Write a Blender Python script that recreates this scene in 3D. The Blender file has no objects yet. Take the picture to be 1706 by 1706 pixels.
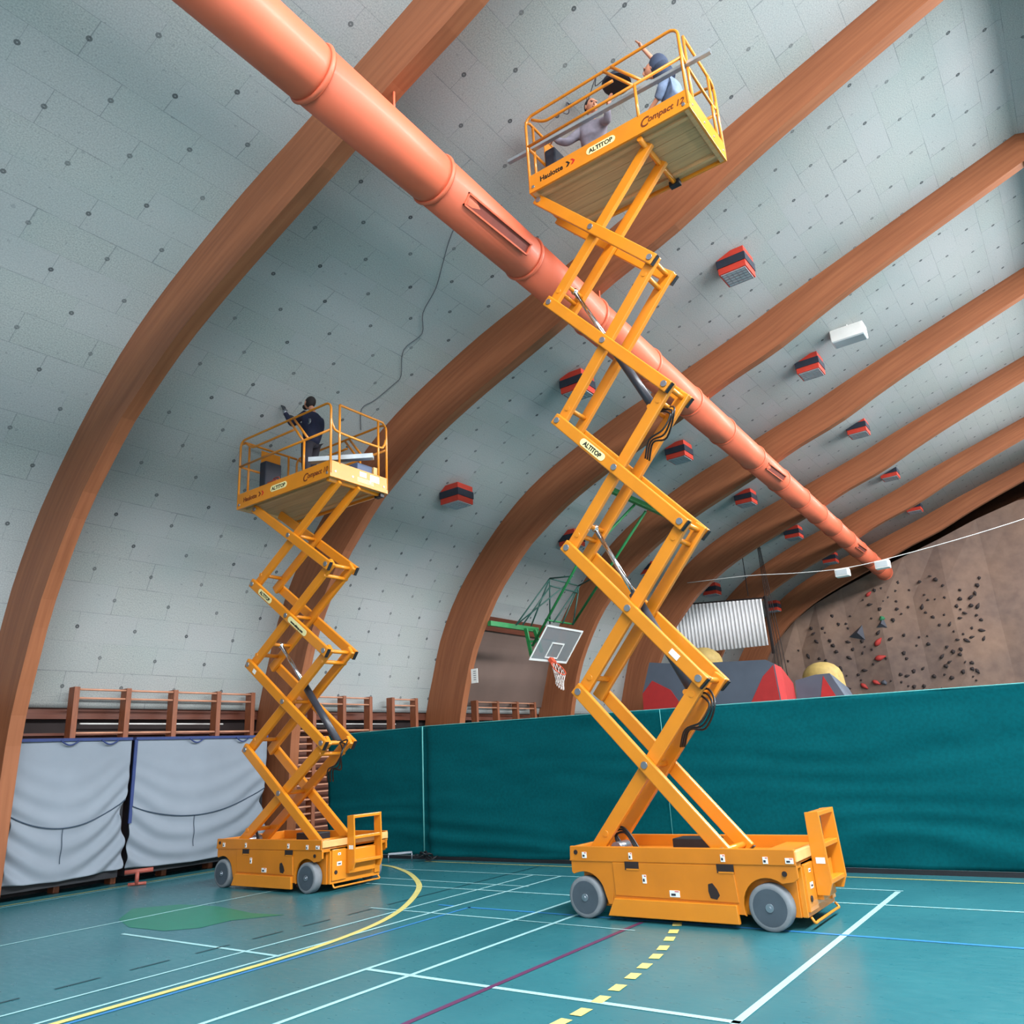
import bpy, bmesh, math, random
from mathutils import Vector, Matrix
random.seed(7)
PI = math.pi
SC = bpy.context.scene
COL = SC.collection

# ---------------------------------------------------------------- camera
cam_d = bpy.data.cameras.new('camera'); cam = bpy.data.objects.new('camera', cam_d); COL.objects.link(cam)
RW = ((0.80363048, 0.5923664, -0.05727218), (-0.22163283, 0.20857972, -0.95256149), (-0.55231961, 0.77820084, 0.29890886))
m = Matrix(((RW[0][0], -RW[1][0], -RW[2][0]), (RW[0][1], -RW[1][1], -RW[2][1]), (RW[0][2], -RW[1][2], -RW[2][2]))).to_4x4()
m.translation = Vector((0, 0, 1.55))
cam.matrix_world = m
cam_d.sensor_width = 36; cam_d.lens = 36 * 1305.833 / 1706; cam_d.clip_end = 200
SC.camera = cam

# ---------------------------------------------------------------- world, daylight, exposure
w = bpy.data.worlds.new('world'); SC.world = w; w.use_nodes = True
w.node_tree.nodes['Background'].inputs[0].default_value = (0.75, 0.88, 1.0, 1)
w.node_tree.nodes['Background'].inputs[1].default_value = 0.25

def area(name, loc, target, sx, sy, power, col):
    l = bpy.data.lights.new(name, 'AREA'); l.shape = 'RECTANGLE'; l.size = sx; l.size_y = sy; l.energy = power; l.color = col
    o = bpy.data.objects.new(name, l); COL.objects.link(o); o.location = loc
    o.rotation_euler = (Vector(target) - Vector(loc)).to_track_quat('-Z', 'Y').to_euler()
    return o
# daylight through the high glazing of the right wall and the roof lights of the right slope; added fill before the unglazed front gable
area('daylight_side_windows', (15.2, 14, 4.6), (-6, 14, 6.0), 44, 3.6, 2900, (0.93, 0.97, 1.0))
area('daylight_ridge_skylight', (3.4, 13, 10.6), (-2.5, 13, 0), 40, 2.0, 8200, (0.97, 0.99, 1.0))
area('fill_front_gable', (2, -7.4, 4.2), (-3, 8, 4.5), 18, 5, 1100, (0.93, 0.97, 1.0))  # added fill light, no glazing is built in this gable

vs = SC.view_settings
vs.view_transform = 'Standard'; vs.look = 'None'; vs.gamma = 1; vs.use_curve_mapping = False
vs.exposure = 0.22
SC.cycles.max_bounces = 8; SC.cycles.diffuse_bounces = 5; SC.cycles.use_denoising = True

# ---------------------------------------------------------------- materials
def lin(c):
    return tuple(((v / 255) / 12.92 if v / 255 <= .04045 else (((v / 255) + .055) / 1.055) ** 2.4) for v in c) + (1,)
class NT:
    def __init__(s, name):
        s.m = bpy.data.materials.new(name); s.m.use_nodes = True; s.t = s.m.node_tree
        s.b = s.t.nodes['Principled BSDF']
    def n(s, typ, **kw):
        x = s.t.nodes.new(typ)
        for k, v in kw.items(): setattr(x, k, v)
        return x
    def l(s, a, b): s.t.links.new(a, b)
    def put(s, sock, v):
        if hasattr(v, 'is_linked') or hasattr(v, 'links'): s.l(v, sock)
        else: sock.default_value = v
    def math(s, op, a, b=0.0, c=0.0):
        x = s.n('ShaderNodeMath', operation=op); s.put(x.inputs[0], a); s.put(x.inputs[1], b); s.put(x.inputs[2], c); return x.outputs[0]
    def mix(s, f, a, b, typ='MIX'):
        x = s.n('ShaderNodeMixRGB', blend_type=typ); s.put(x.inputs[0], f); s.put(x.inputs[1], a); s.put(x.inputs[2], b); return x.outputs[0]
    def noise(s, scale, detail=3, vec=None, stretch=None, coord='Object'):
        if vec is None:
            tc = s.n('ShaderNodeTexCoord'); vec = tc.outputs[coord]
        if stretch:
            mp = s.n('ShaderNodeMapping'); mp.inputs['Scale'].default_value = stretch; s.l(vec, mp.inputs[0]); vec = mp.outputs[0]
        x = s.n('ShaderNodeTexNoise'); x.inputs['Scale'].default_value = scale; x.inputs['Detail'].default_value = detail
        s.l(vec, x.inputs['Vector']); return x.outputs[0]
    def ramp(s, f, p0, c0, p1, c1):
        x = s.n('ShaderNodeValToRGB'); e = x.color_ramp.elements
        e[0].position = p0; e[0].color = c0; e[1].position = p1; e[1].color = c1; s.l(f, x.inputs[0]); return x.outputs[0]
    def bump(s, f, st, d=.01):
        x = s.n('ShaderNodeBump'); x.inputs['Strength'].default_value = st; x.inputs['Distance'].default_value = d
        s.l(f, x.inputs['Height']); s.l(x.outputs[0], s.b.inputs['Normal'])
def mat(name, c, rough=.5, metal=0, var=.12, scale=6, stretch=None, bump=0, coat=0):
    k = NT(name); base = lin(c); dark = tuple(v * (1 - var) for v in base[:3]) + (1,)
    lite = tuple(min(1, v * (1 + var)) for v in base[:3]) + (1,)
    f = k.noise(scale, 4, stretch=stretch)
    k.l(k.ramp(f, .3, dark, .7, lite), k.b.inputs['Base Color'])
    k.b.inputs['Roughness'].default_value = rough; k.b.inputs['Metallic'].default_value = metal
    k.b.inputs['Coat Weight'].default_value = coat
    if bump: k.bump(f, bump)
    return k.m
M = {}
M['yellow'] = mat('yellow_paint', (218, 134, 30), .34, var=.06, scale=3, coat=.3)
M['yellow_deep'] = mat('yellow_paint_panels', (206, 122, 24), .42, var=.08, scale=3, coat=.15)
M['under'] = mat('platform_underside', (196, 158, 112), .6, var=.12, scale=2, stretch=(1, 14, 1))
M['duct'] = mat('orange_duct_paint', (220, 106, 74), .5, var=.05, scale=2, coat=.05)
M['duct_in'] = mat('duct_grille', (120, 60, 50), .6)
M['lamp_red'] = mat('lamp_red_housing', (205, 62, 44), .5, var=.05)
M['black'] = mat('black_plastic', (28, 30, 36), .5)
M['band'] = mat('dark_band', (42, 48, 62), .5)
M['steel'] = mat('zinc_steel', (165, 172, 182), .32, metal=.8)
M['chrome'] = mat('chrome_rod', (215, 220, 225), .12, metal=1, var=.02)
M['cylinder'] = mat('dark_cylinder_paint', (52, 56, 66), .35)
M['tyre'] = mat('grey_solid_rubber', (118, 124, 130), .75, var=.12, scale=12)
M['rim'] = mat('grey_wheel_rim', (70, 80, 90), .5)
M['rubber'] = mat('black_rubber_hose', (22, 24, 28), .45)
M['white'] = mat('white_sticker', (235, 235, 232), .5, var=.03)
M['cream'] = mat('cream_sticker', (244, 232, 170), .45, var=.03)
M['ink'] = mat('black_ink', (25, 24, 24), .5, var=.02)
M['ink_brown'] = mat('brown_ink', (110, 50, 20), .5, var=.02)
M['red_ink'] = mat('red_ink', (200, 40, 35), .5, var=.02)
M['lit_step_box'] = mat('lit_step_and_box', (232, 178, 112), .5)  # reflected light on the end step put into this pale tan; box shares it
M['wood_bar'] = mat('wall_bar_wood', (134, 76, 48), .5, var=.2, scale=5, stretch=(8, 8, 1))
M['rung'] = mat('pale_rung_wood', (196, 140, 112), .45, var=.12)
M['clad'] = mat('red_brown_cladding', (104, 56, 40), .55, var=.2, scale=3, stretch=(1, .5, 9))
M['dark'] = mat('dark_recess', (38, 28, 28), .8)
M['taupe'] = mat('taupe_wall_panel', (112, 92, 84), .8, var=.08, scale=1.2)
M['fabric'] = mat('grey_blue_tarpaulin', (132, 142, 154), .85, var=.04, scale=2)
M['navy'] = mat('navy_webbing', (40, 58, 110), .7)
M['cord'] = mat('dark_blue_cord', (48, 66, 84), .7)
M['green'] = mat('green_steel', (36, 128, 70), .45, var=.1)
M['green_dark'] = mat('dark_green_steel', (40, 84, 76), .5, var=.1)
M['rimorange'] = mat('orange_hoop', (222, 84, 52), .4)
M['net'] = mat('white_net', (225, 215, 210), .8)
M['red_mat'] = mat('red_boulder_skin', (176, 42, 42), .6, var=.06)
M['grey_mat'] = mat('grey_boulder_skin', (84, 92, 106), .65, var=.1, scale=1.5)
M['mustard'] = mat('mustard_boulder_skin', (176, 150, 88), .7)
M['corrug'] = mat('white_corrugated_sheet', (248, 248, 250), .45, var=.03)
M['skin'] = mat('skin', (200, 140, 112), .55, var=.05)
M['hair'] = mat('dark_hair', (32, 26, 26), .8)
M['jacket_navy'] = mat('navy_work_jacket', (32, 36, 62), .85, var=.15, scale=14)
M['trousers_dark'] = mat('dark_work_trousers', (44, 42, 52), .85, var=.15, scale=12)
M['boots'] = mat('black_boots', (26, 24, 24), .7)
M['glove'] = mat('dark_work_glove', (48, 54, 60), .8, var=.2, scale=30)
M['jacket_blue'] = mat('grey_blue_jacket', (112, 130, 158), .85, var=.25, scale=10)
M['jacket_grey'] = mat('grey_mauve_jacket', (138, 134, 148), .85, var=.2, scale=10)
M['hood'] = mat('dark_blue_hood', (58, 70, 94), .85)
M['jeans'] = mat('blue_jeans', (70, 84, 112), .85)
M['redbag'] = mat('red_tool_bag', (150, 66, 54), .75)
M['bluebox'] = mat('blue_grey_tub', (78, 92, 120), .6)
M['galv'] = mat('galvanised_channel', (188, 196, 202), .35, metal=.55)
M['redsteel'] = mat('rusty_red_steel', (156, 78, 66), .55)
M['hold_dark'] = mat('charcoal_resin', (58, 48, 48), .8)
M['hold_red'] = mat('red_resin', (190, 62, 56), .7)
M['hold_green'] = mat('green_resin', (60, 140, 96), .7)
M['hold_grey'] = mat('grey_resin', (92, 94, 104), .7)
M['wall_plain'] = mat('pale_plaster', (176, 184, 190), .8)
M['wall_dark'] = mat('dark_gable_lining', (128, 126, 128), .8)
M['frame_grey'] = mat('grey_window_frame', (120, 124, 128), .5)
def glass(name, c, a):
    k = NT(name); k.b.inputs['Base Color'].default_value = lin(c); k.b.inputs['Roughness'].default_value = .12
    k.b.inputs['Alpha'].default_value = a; return k.m
M['board_glass'] = glass('backboard_glass', (150, 165, 170), .42)
M['diffuser'] = glass('lamp_glass', (190, 200, 205), 1)
M['pane'] = glass('window_pane', (205, 220, 230), .9)

def glulam():
    k = NT('laminated_timber')
    uv = k.n('ShaderNodeUVMap'); f = k.noise(1, 6, vec=uv.outputs[0], stretch=(.7, 14, 1))
    g = k.noise(1, 3, vec=uv.outputs[0], stretch=(.25, 2.2, 1))
    c1 = k.ramp(f, .3, lin((128, 76, 50)), .72, lin((160, 100, 68)))
    c2 = k.mix(.35, c1, k.ramp(g, .3, lin((120, 70, 46)), .7, lin((168, 106, 70))))
    k.l(c2, k.b.inputs['Base Color']); k.b.inputs['Roughness'].default_value = .5
    k.b.inputs['Specular IOR Level'].default_value = .3; k.bump(f, .15, .004); return k.m
M['glulam'] = glulam()

def boards():
    # wood-wool boards 1.0 x 0.505 m in running bond, a washer in the middle of each butt joint; UV is in metres
    k = NT('wood_wool_boards')
    uv = k.n('ShaderNodeUVMap'); sp = k.n('ShaderNodeSeparateXYZ'); k.l(uv.outputs[0], sp.inputs[0])
    L, Wd = .985, .4925
    v = k.math('DIVIDE', k.math('SUBTRACT', sp.outputs[1], 6.375 - 40 * Wd), Wd)
    row = k.math('FLOOR', v)
    u = k.math('ADD', k.math('DIVIDE', k.math('SUBTRACT', sp.outputs[0], 6.22 - 40 * L), L), k.math('MULTIPLY', k.math('MODULO', row, 2.0), .5))
    cu = k.math('ROUND', u); fu = k.math('ABSOLUTE', k.math('SUBTRACT', u, cu))
    rv = k.math('ROUND', v); fv = k.math('MULTIPLY', k.math('ABSOLUTE', k.math('SUBTRACT', v, rv)), Wd)
    wob = k.noise(1.6, 2, vec=uv.outputs[0]); wid = k.math('MULTIPLY', k.math('POWER', wob, 3.0), .03)
    j1 = k.math('LESS_THAN', fu, wid); j2 = k.math('LESS_THAN', fv, k.math('MULTIPLY', wid, .75))
    joint = k.math('MAXIMUM', j1, j2)
    cell = k.n('ShaderNodeCombineXYZ'); k.l(k.math('FLOOR', u), cell.inputs[0]); k.l(row, cell.inputs[1])
    wn = k.n('ShaderNodeTexWhiteNoise'); wn.noise_dimensions = '2D'; k.l(cell.outputs[0], wn.inputs['Vector'])
    cell2 = k.n('ShaderNodeCombineXYZ'); k.l(cu, cell2.inputs[0]); k.l(row, cell2.inputs[1])
    wn2 = k.n('ShaderNodeTexWhiteNoise'); wn2.noise_dimensions = '2D'; k.l(cell2.outputs[0], wn2.inputs['Vector'])
    mid = k.math('MULTIPLY', k.math('SUBTRACT', k.math('FRACT', v), .5), Wd)
    sgn = k.math('SUBTRACT', u, cu)
    d = k.math('SQRT', k.math('ADD', k.math('MULTIPLY', sgn, sgn), k.math('MULTIPLY', mid, mid)))
    ring = k.math('LESS_THAN', k.math('ABSOLUTE', k.math('SUBTRACT', d, .02)), .013)
    fine = k.noise(55, 3, vec=uv.outputs[0]); blot = k.noise(.55, 3, vec=uv.outputs[0])
    base = k.ramp(fine, .3, lin((146, 151, 149)), .68, lin((180, 183, 180)))
    base = k.mix(k.math('MULTIPLY', wn.outputs[0], .35), base, lin((178, 175, 180)))
    base = k.mix(k.math('MULTIPLY', k.math('SMOOTH_MIN', k.math('MAXIMUM', k.math('SUBTRACT', blot, .45), 0), 1, .1), 1.1), base, lin((140, 162, 162)))
    base = k.mix(k.math('MULTIPLY', joint, .42), base, lin((92, 100, 104)))
    spotf = k.noise(13, 2, vec=uv.outputs[0]); base = k.mix(k.math('MULTIPLY', k.math('GREATER_THAN', spotf, .70), .3), base, lin((110, 116, 118)))
    base = k.mix(k.math('MULTIPLY', ring, k.math('ADD', .45, k.math('MULTIPLY', wn2.outputs[0], .45))), base, lin((62, 66, 70)))
    k.l(base, k.b.inputs['Base Color']); k.b.inputs['Roughness'].default_value = .95; k.b.inputs['Specular IOR Level'].default_value = .1
    h = k.math('SUBTRACT', k.math('MULTIPLY', fine, .4), k.math('MULTIPLY', joint, .6)); k.bump(h, .35, .006)
    return k.m
M['boards'] = boards()

def floor_mat():
    k = NT('teal_sports_vinyl')
    n1 = k.noise(.9, 4); n2 = k.noise(7, 5, stretch=(1, 3, 1))
    c = k.ramp(n1, .3, lin((38, 98, 110)), .7, lin((48, 112, 122)))
    c = k.mix(k.math('MULTIPLY', n2, .2), c, lin((70, 130, 134)))
    k.l(c, k.b.inputs['Base Color'])
    k.l(k.math('ADD', .2, k.math('MULTIPLY', n2, .22)), k.b.inputs['Roughness']); k.b.inputs['Specular IOR Level'].default_value = .5
    return k.m
M['floor'] = floor_mat()
M['line_white'] = mat('white_line_paint', (158, 208, 214), .4, var=.05)
M['line_yellow'] = mat('yellow_line_paint', (214, 204, 124), .4, var=.05)
M['line_blue'] = mat('blue_line_paint', (52, 128, 190), .4, var=.05)
M['line_red'] = mat('maroon_line_paint', (92, 48, 84), .4, var=.05)
M['line_dark'] = mat('dark_line_paint', (24, 66, 76), .4, var=.05)
M['patch'] = mat('green_repaired_vinyl', (4, 116, 92), .35, var=.05)

def curtain_mat():
    k = NT('teal_curtain_fabric')
    f = k.noise(26, 3); k.l(k.ramp(f, .3, lin((0, 78, 86)), .7, lin((0, 88, 96))), k.b.inputs['Base Color'])
    k.b.inputs['Roughness'].default_value = .9; k.b.inputs['Specular IOR Level'].default_value = .1; k.bump(f, .1, .004); return k.m
M['curtain'] = curtain_mat()
M['curtain_hem'] = mat('pale_teal_hem', (90, 170, 170), .6)

def climb_mat():
    k = NT('brown_climbing_panel')
    f = k.noise(3, 5); g = k.noise(.35, 2)
    c = k.ramp(f, .3, lin((122, 98, 88)), .7, lin((156, 128, 112)))
    c = k.mix(.5, c, k.ramp(g, .35, lin((108, 92, 88)), .65, lin((158, 126, 106))))
    k.l(c, k.b.inputs['Base Color']); k.b.inputs['Roughness'].default_value = .85; k.bump(f, .4, .02); return k.m
M['climb'] = climb_mat()

# ---------------------------------------------------------------- mesh helpers
class MB:
    def __init__(s): s.v = []; s.f = []; s.mi = []; s.cur = 0; s.sm = []; s.smooth = False
    def face(s, idx): s.f.append(tuple(idx)); s.mi.append(s.cur); s.sm.append(s.smooth)
    def box(s, a, b, mtx=None):
        x0, y0, z0 = a; x1, y1, z1 = b; n = len(s.v)
        P = [(x0, y0, z0), (x1, y0, z0), (x1, y1, z0), (x0, y1, z0), (x0, y0, z1), (x1, y0, z1), (x1, y1, z1), (x0, y1, z1)]
        if mtx is not None: P = [tuple(mtx @ Vector(p)) for p in P]
        s.v += P
        for q in ((0, 3, 2, 1), (4, 5, 6, 7), (0, 1, 5, 4), (1, 2, 6, 5), (2, 3, 7, 6), (3, 0, 4, 7)): s.face([n + i for i in q])
        return s
    def beam(s, p0, p1, wy, h, ext=0, side=None):
        # rectangular bar; 'side' = direction of the wy dimension
        p0 = Vector(p0); p1 = Vector(p1); d = (p1 - p0).normalized(); p0 = p0 - d * ext; p1 = p1 + d * ext
        sd = Vector(side or (0, 1, 0)); up = d.cross(sd).normalized(); sd = up.cross(d).normalized()
        n = len(s.v)
        for p in (p0, p1):
            for a, b in ((-1, -1), (1, -1), (1, 1), (-1, 1)): s.v.append(tuple(p + sd * (a * wy / 2) + up * (b * h / 2)))
        for q in ((0, 1, 2, 3), (7, 6, 5, 4), (0, 4, 5, 1), (1, 5, 6, 2), (2, 6, 7, 3), (3, 7, 4, 0)): s.face([n + i for i in q])
        return s
    def tube(s, pts, r, n=10, cap=True, closed=False):
        pts = [Vector(p) for p in pts]; R = r if isinstance(r, (list, tuple)) else [r] * len(pts)
        base = len(s.v); up = None; sm = s.smooth; N = len(pts)
        for i, p in enumerate(pts):
            a = pts[(i - 1) % N] if (i > 0 or closed) else p; b = pts[(i + 1) % N] if (i < N - 1 or closed) else p
            d = (b - a).normalized()
            if up is None:
                up = Vector((0, 0, 1)) if abs(d.z) < .9 else Vector((1, 0, 0))
            u = d.cross(up).normalized(); up = u.cross(d).normalized()
            for k in range(n):
                t = 2 * PI * k / n; s.v.append(tuple(p + u * (math.cos(t) * R[i]) + up * (math.sin(t) * R[i])))
        s.smooth = True
        for i in range(N if closed else N - 1):
            j = (i + 1) % N
            for k in range(n):
                s.face((base + i * n + k, base + i * n + (k + 1) % n, base + j * n + (k + 1) % n, base + j * n + k))
        s.smooth = False
        if cap and not closed:
            s.face([base + k for k in range(n)][::-1]); s.face([base + (N - 1) * n + k for k in range(n)])
        s.smooth = sm; return s
    def prism(s, poly, y0, y1, axis='y'):
        # polygon in (x,z) extruded along y (or given axis)
        n = len(poly); b = len(s.v)
        for yy in (y0, y1):
            for p in poly:
                s.v.append({'y': (p[0], yy, p[1]), 'x': (yy, p[0], p[1]), 'z': (p[0], p[1], yy)}[axis])
        s.face(list(range(b, b + n))); s.face(list(range(b + n, b + 2 * n))[::-1])
        for i in range(n): s.face((b + i, b + n + i, b + n + (i + 1) % n, b + (i + 1) % n))
        return s
    def disc(s, c, r, h, axis='y', n=24, r2=None):
        c = Vector(c); ax = {'x': Vector((1, 0, 0)), 'y': Vector((0, 1, 0)), 'z': Vector((0, 0, 1))}[axis]
        return s.tube([c - ax * h / 2, c + ax * h / 2], [r, r if r2 is None else r2], n)
    def ball(s, c, rx, ry=None, rz=None, nu=14, nv=9, fn=None):
        ry = ry or rx; rz = rz or rx; b = len(s.v); c = Vector(c); sm = s.smooth; s.smooth = True
        for j in range(nv + 1):
            ph = PI * j / nv
            for i in range(nu):
                th = 2 * PI * i / nu; d = Vector((math.sin(ph) * math.cos(th), math.sin(ph) * math.sin(th), math.cos(ph)))
                k = fn(d) if fn else 1
                s.v.append((c.x + d.x * rx * k, c.y + d.y * ry * k, c.z + d.z * rz * k))
        for j in range(nv):
            for i in range(nu):
                s.face((b + j * nu + i, b + (j + 1) * nu + i, b + (j + 1) * nu + (i + 1) % nu, b + j * nu + (i + 1) % nu))
        s.smooth = sm; return s
    def build(s, name, mats, parent=None, bevel=0, loc=None):
        if not isinstance(mats, (list, tuple)): mats = [mats]
        me = bpy.data.meshes.new(name); me.from_pydata(s.v, [], s.f)
        for q in mats: me.materials.append(M[q] if isinstance(q, str) else q)
        for i, p in enumerate(me.polygons): p.material_index = s.mi[i]; p.use_smooth = s.sm[i]
        bm = bmesh.new(); bm.from_mesh(me); bmesh.ops.remove_doubles(bm, verts=bm.verts, dist=1e-6)
        bmesh.ops.recalc_face_normals(bm, faces=bm.faces); bm.to_mesh(me); bm.free()
        o = bpy.data.objects.new(name, me); COL.objects.link(o)
        if parent is not None: o.parent = parent; o.matrix_parent_inverse = Matrix.Translation(-base_of(parent))
        if loc is not None: o.location = loc
        if bevel:
            b = o.modifiers.new('bevel', 'BEVEL'); b.width = bevel; b.segments = 2; b.limit_method = 'ANGLE'
        return o
def base_of(o):
    # world position of an object (no rotations or scales are used on parents)
    p = Vector(o.location) + o.matrix_parent_inverse.translation
    return p + base_of(o.parent) if o.parent is not None else p
def tag(o, label=None, cat=None, group=None, kind=None):
    if label: o['label'] = label
    if cat: o['category'] = cat
    if group: o['group'] = group
    if kind: o['kind'] = kind
    return o
def thing(name, label, cat, loc=(0, 0, 0), group=None):
    o = bpy.data.objects.new(name, None); COL.objects.link(o); o.location = loc; o.empty_display_size = .1
    return tag(o, label, cat, group)
def curve_pts(P, n=6):
    P = [Vector(p) for p in P]; Q = [P[0] * 2 - P[1]] + P + [P[-1] * 2 - P[-2]]; out = []
    for i in range(1, len(Q) - 2):
        a, b, c, d = Q[i - 1], Q[i], Q[i + 1], Q[i + 2]
        for k in range(n):
            t = k / n
            out.append(.5 * ((2 * b) + (c - a) * t + (2 * a - 5 * b + 4 * c - d) * t * t + (3 * b - a - 3 * c + d) * t ** 3))
    out.append(P[-1]); return out
def text(name, s, size, loc, mat_, parent, rot=(PI / 2, 0, 0), shear=0, ext=.002, sx=1, align='LEFT', bold=.0028):
    c = bpy.data.curves.new(name, 'FONT'); c.body = s; c.size = size; c.extrude = ext; c.shear = shear; c.align_x = align; c.resolution_u = 3; c.offset = bold
    t = bpy.data.objects.new(name + '_src', c); COL.objects.link(t)
    dg = bpy.context.evaluated_depsgraph_get(); me = bpy.data.meshes.new_from_object(t.evaluated_get(dg)); bpy.data.objects.remove(t)
    me.transform(Matrix.Translation(loc) @ Matrix.Rotation(rot[2], 4, 'Z') @ Matrix.Rotation(rot[1], 4, 'Y') @ Matrix.Rotation(rot[0], 4, 'X') @ Matrix.Diagonal((sx, 1, 1, 1)))
    me.materials.clear(); me.materials.append(M[mat_])
    o = bpy.data.objects.new(name, me); COL.objects.link(o); o.parent = parent; o.matrix_parent_inverse = Matrix.Translation(-base_of(parent))
    return o
K = 1.0204
def hs(x, y, z): return (x * K, y * K, 1.55 + (z - 1.55) * K)   # survey metres -> hall metres
ARCH_Y = [5.102 + 5 * i for i in range(8)]
YB, YE = -8.0, 41.0

# ---------------------------------------------------------------- hall section (x, z)
def hs2(P): return [Vector((x * K, 0, 1.55 + (z - 1.55) * K)) for x, z in P]
def P2(P): return [Vector((x, 0, z)) for x, z in P]
EX = curve_pts(P2([(-13.8, 2.4), (-13.73, 2.75), (-13.63, 3.13), (-13.45, 3.7), (-13.28, 4.25), (-13.08, 4.73), (-12.7, 5.4), (-12.24, 6.0), (-11.55, 6.73), (-10.88, 7.32), (-10.2, 7.8), (-9.45, 8.2), (-8.5, 8.6), (-7.6, 8.94), (-6.6, 9.24), (-5.5, 9.6), (-4.5, 9.93), (-3.1, 10.45), (-1.5, 11.0), (1.0, 11.85)]), 4)
IN = curve_pts(P2([(-12.72, 1.4), (-12.65, 2.45), (-12.4, 3.4), (-12.16, 4.1), (-11.8, 4.77), (-11.35, 5.45), (-10.85, 5.98), (-10.4, 6.42), (-10, 6.7), (-9.35, 7.12), (-8.7, 7.45), (-7.8, 7.83), (-7.0, 8.13), (-6.0, 8.5), (-5.0, 8.92), (-3.8, 9.32), (-2.75, 9.8), (-1.4, 10.35), (1.0, 11.25)]), 4)
XA = EX[-1].x; ZA = EX[-1].z
EXF = [Vector((-13.85, 0, 0))] + EX; INF = [Vector((-12.75, 0, 0))] + IN
def in_z(x):
    for a, b in zip(IN, IN[1:]):
        if a.x <= x <= b.x: return a.z + (x - a.x) / (b.x - a.x) * (b.z - a.z)
def ceil_z(x):
    for a, b in zip(EX, EX[1:]):
        if a.x <= x <= b.x: return a.z + (x - a.x) / (b.x - a.x) * (b.z - a.z)
    return ZA

def strip(name, prof, y0, y1, mtl, thick=.12, smin=0):
    # extruded shell with UV in metres (u along the hall, v along the section)
    bm = bmesh.new(); uv = bm.loops.layers.uv.new('UVMap'); s = [smin]
    for a, b in zip(prof, prof[1:]): s.append(s[-1] + (b - a).length)
    rows = [[bm.verts.new((p.x, y, p.z)) for p in prof] for y in (y0, y1)]
    for i in range(len(prof) - 1):
        f = bm.faces.new((rows[0][i], rows[1][i], rows[1][i + 1], rows[0][i + 1])); f.smooth = True
        for lp, (u, v) in zip(f.loops, ((y0, s[i]), (y1, s[i]), (y1, s[i + 1]), (y0, s[i + 1]))): lp[uv].uv = (u, v)
    me = bpy.data.meshes.new(name); bm.to_mesh(me); bm.free(); me.materials.append(M[mtl])
    o = bpy.data.objects.new(name, me); COL.objects.link(o)
    so = o.modifiers.new('thickness', 'SOLIDIFY'); so.thickness = thick; so.offset = -1
    o['kind'] = 'structure'; return o
RX = [Vector((2 * XA - p.x, 0, p.z)) for p in EX][::-1]
cut = hs(0, 0, 2.73)[2]
left_prof = [p for p in EX if p.z > cut]
s_off = 0
for a, b in zip(EX, EX[1:]):
    if b.z <= cut: s_off += (b - a).length
    else:
        c0 = a.lerp(b, (cut - a.z) / (b.z - a.z)); s_off += (c0 - a).length; break
strip('ceiling', [c0] + left_prof + RX[1:], YB, YE, 'boards', smin=s_off)

def struct(name, mb, mats, bevel=0): return tag(mb.build(name, mats, bevel=bevel), kind='structure')

# floor with its painted lines
fl = MB(); fl.box((-15.2, YB, -.2), (17.5, YE, 0))
def fq(pts, mi, z=.003):
    n = len(fl.v); fl.v += [(p[0], p[1], z) for p in pts]; fl.cur = mi; fl.face(range(n, n + len(pts))); fl.cur = 0
def fline(a, b, w, mi, z=.003):
    a = Vector((a[0], a[1])); b = Vector((b[0], b[1])); d = (b - a).normalized(); nn = Vector((-d.y, d.x)) * w / 2
    fq([a - nn, b - nn, b + nn, a + nn], mi, z)
WL, YL, BL, RL, DL, PT = 1, 2, 3, 4, 5, 6
fline((-2.14, 4.93), (-2.14, 9.5), .055, WL)
fline((-5.25, 4.97), (-2.11, 4.97), .05, WL); fline((-8.95, 4.98), (-6.33, 4.98), .045, WL)
fline((-4.75, -3), (-4.75, 7.5), .045, WL, .0032); fline((-5.23, -3), (-5.23, 8.3), .045, WL, .0032)
fline((-6.36, -3), (-6.36, 9.6), .04, WL, .0034); fline((-6.82, -3), (-6.82, 9.6), .035, WL, .0032)
fline((-9.72, -3), (-9.72, 7.8), .035, WL); fline((-12.85, -3), (-12.85, 10.2), .035, YL); fline((-12.7, -3), (-12.7, 10.2), .03, WL)
fline((-3.96, -3), (-3.96, 7.3), .05, RL, .0031)
for i in range(16): fline((-7.23, .4 + i * .62), (-7.23, .4 + i * .62 + (.36 if i < 11 else .62)), .035, DL)
fline((-8.9, 8.38), (-5.3, 8.36), .035, WL, .0035); fline((-9.1, 8.83), (-6.3, 8.75), .03, WL, .0035)
fline((-9.35, 9.62), (-2.1, 9.55), .03, WL, .0036); fline((-9.6, 10.45), (2, 10.25), .035, YL)
fline((-7.3, 7.0), (-5.2, 6.98), .03, WL, .0036); fline((-5.2, 6.98), (-3.85, 6.95), .02, WL, .0036)
fline((-2.7, 8.75), (3, 8.74), .03, WL, .0035)
fline((-6.14, -3), (-6.14, 7.4), .04, BL, .0031); fline((-6.16, 7.38), (4, 7.37), .045, BL, .0031); fline((-6.6, 7.4), (-6.35, 7.39), .045, BL, .0031)
arc = curve_pts([(-10.9, 10.0, 0), (-9.97, 9.9, 0), (-9.34, 9.6, 0), (-8.69, 9.16, 0), (-7.9, 8.47, 0), (-7.35, 7.8, 0), (-6.87, 7.08, 0), (-6.56, 6.45, 0), (-6.38, 5.85, 0), (-6.28, 5.3, 0), (-6.24, 4.8, 0), (-6.23, 4.1, 0), (-6.23, 2.0, 0), (-6.23, -3, 0)], 5)
for a, b in zip(arc, arc[1:]): fline(a, b, .075, YL, .004)
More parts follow.
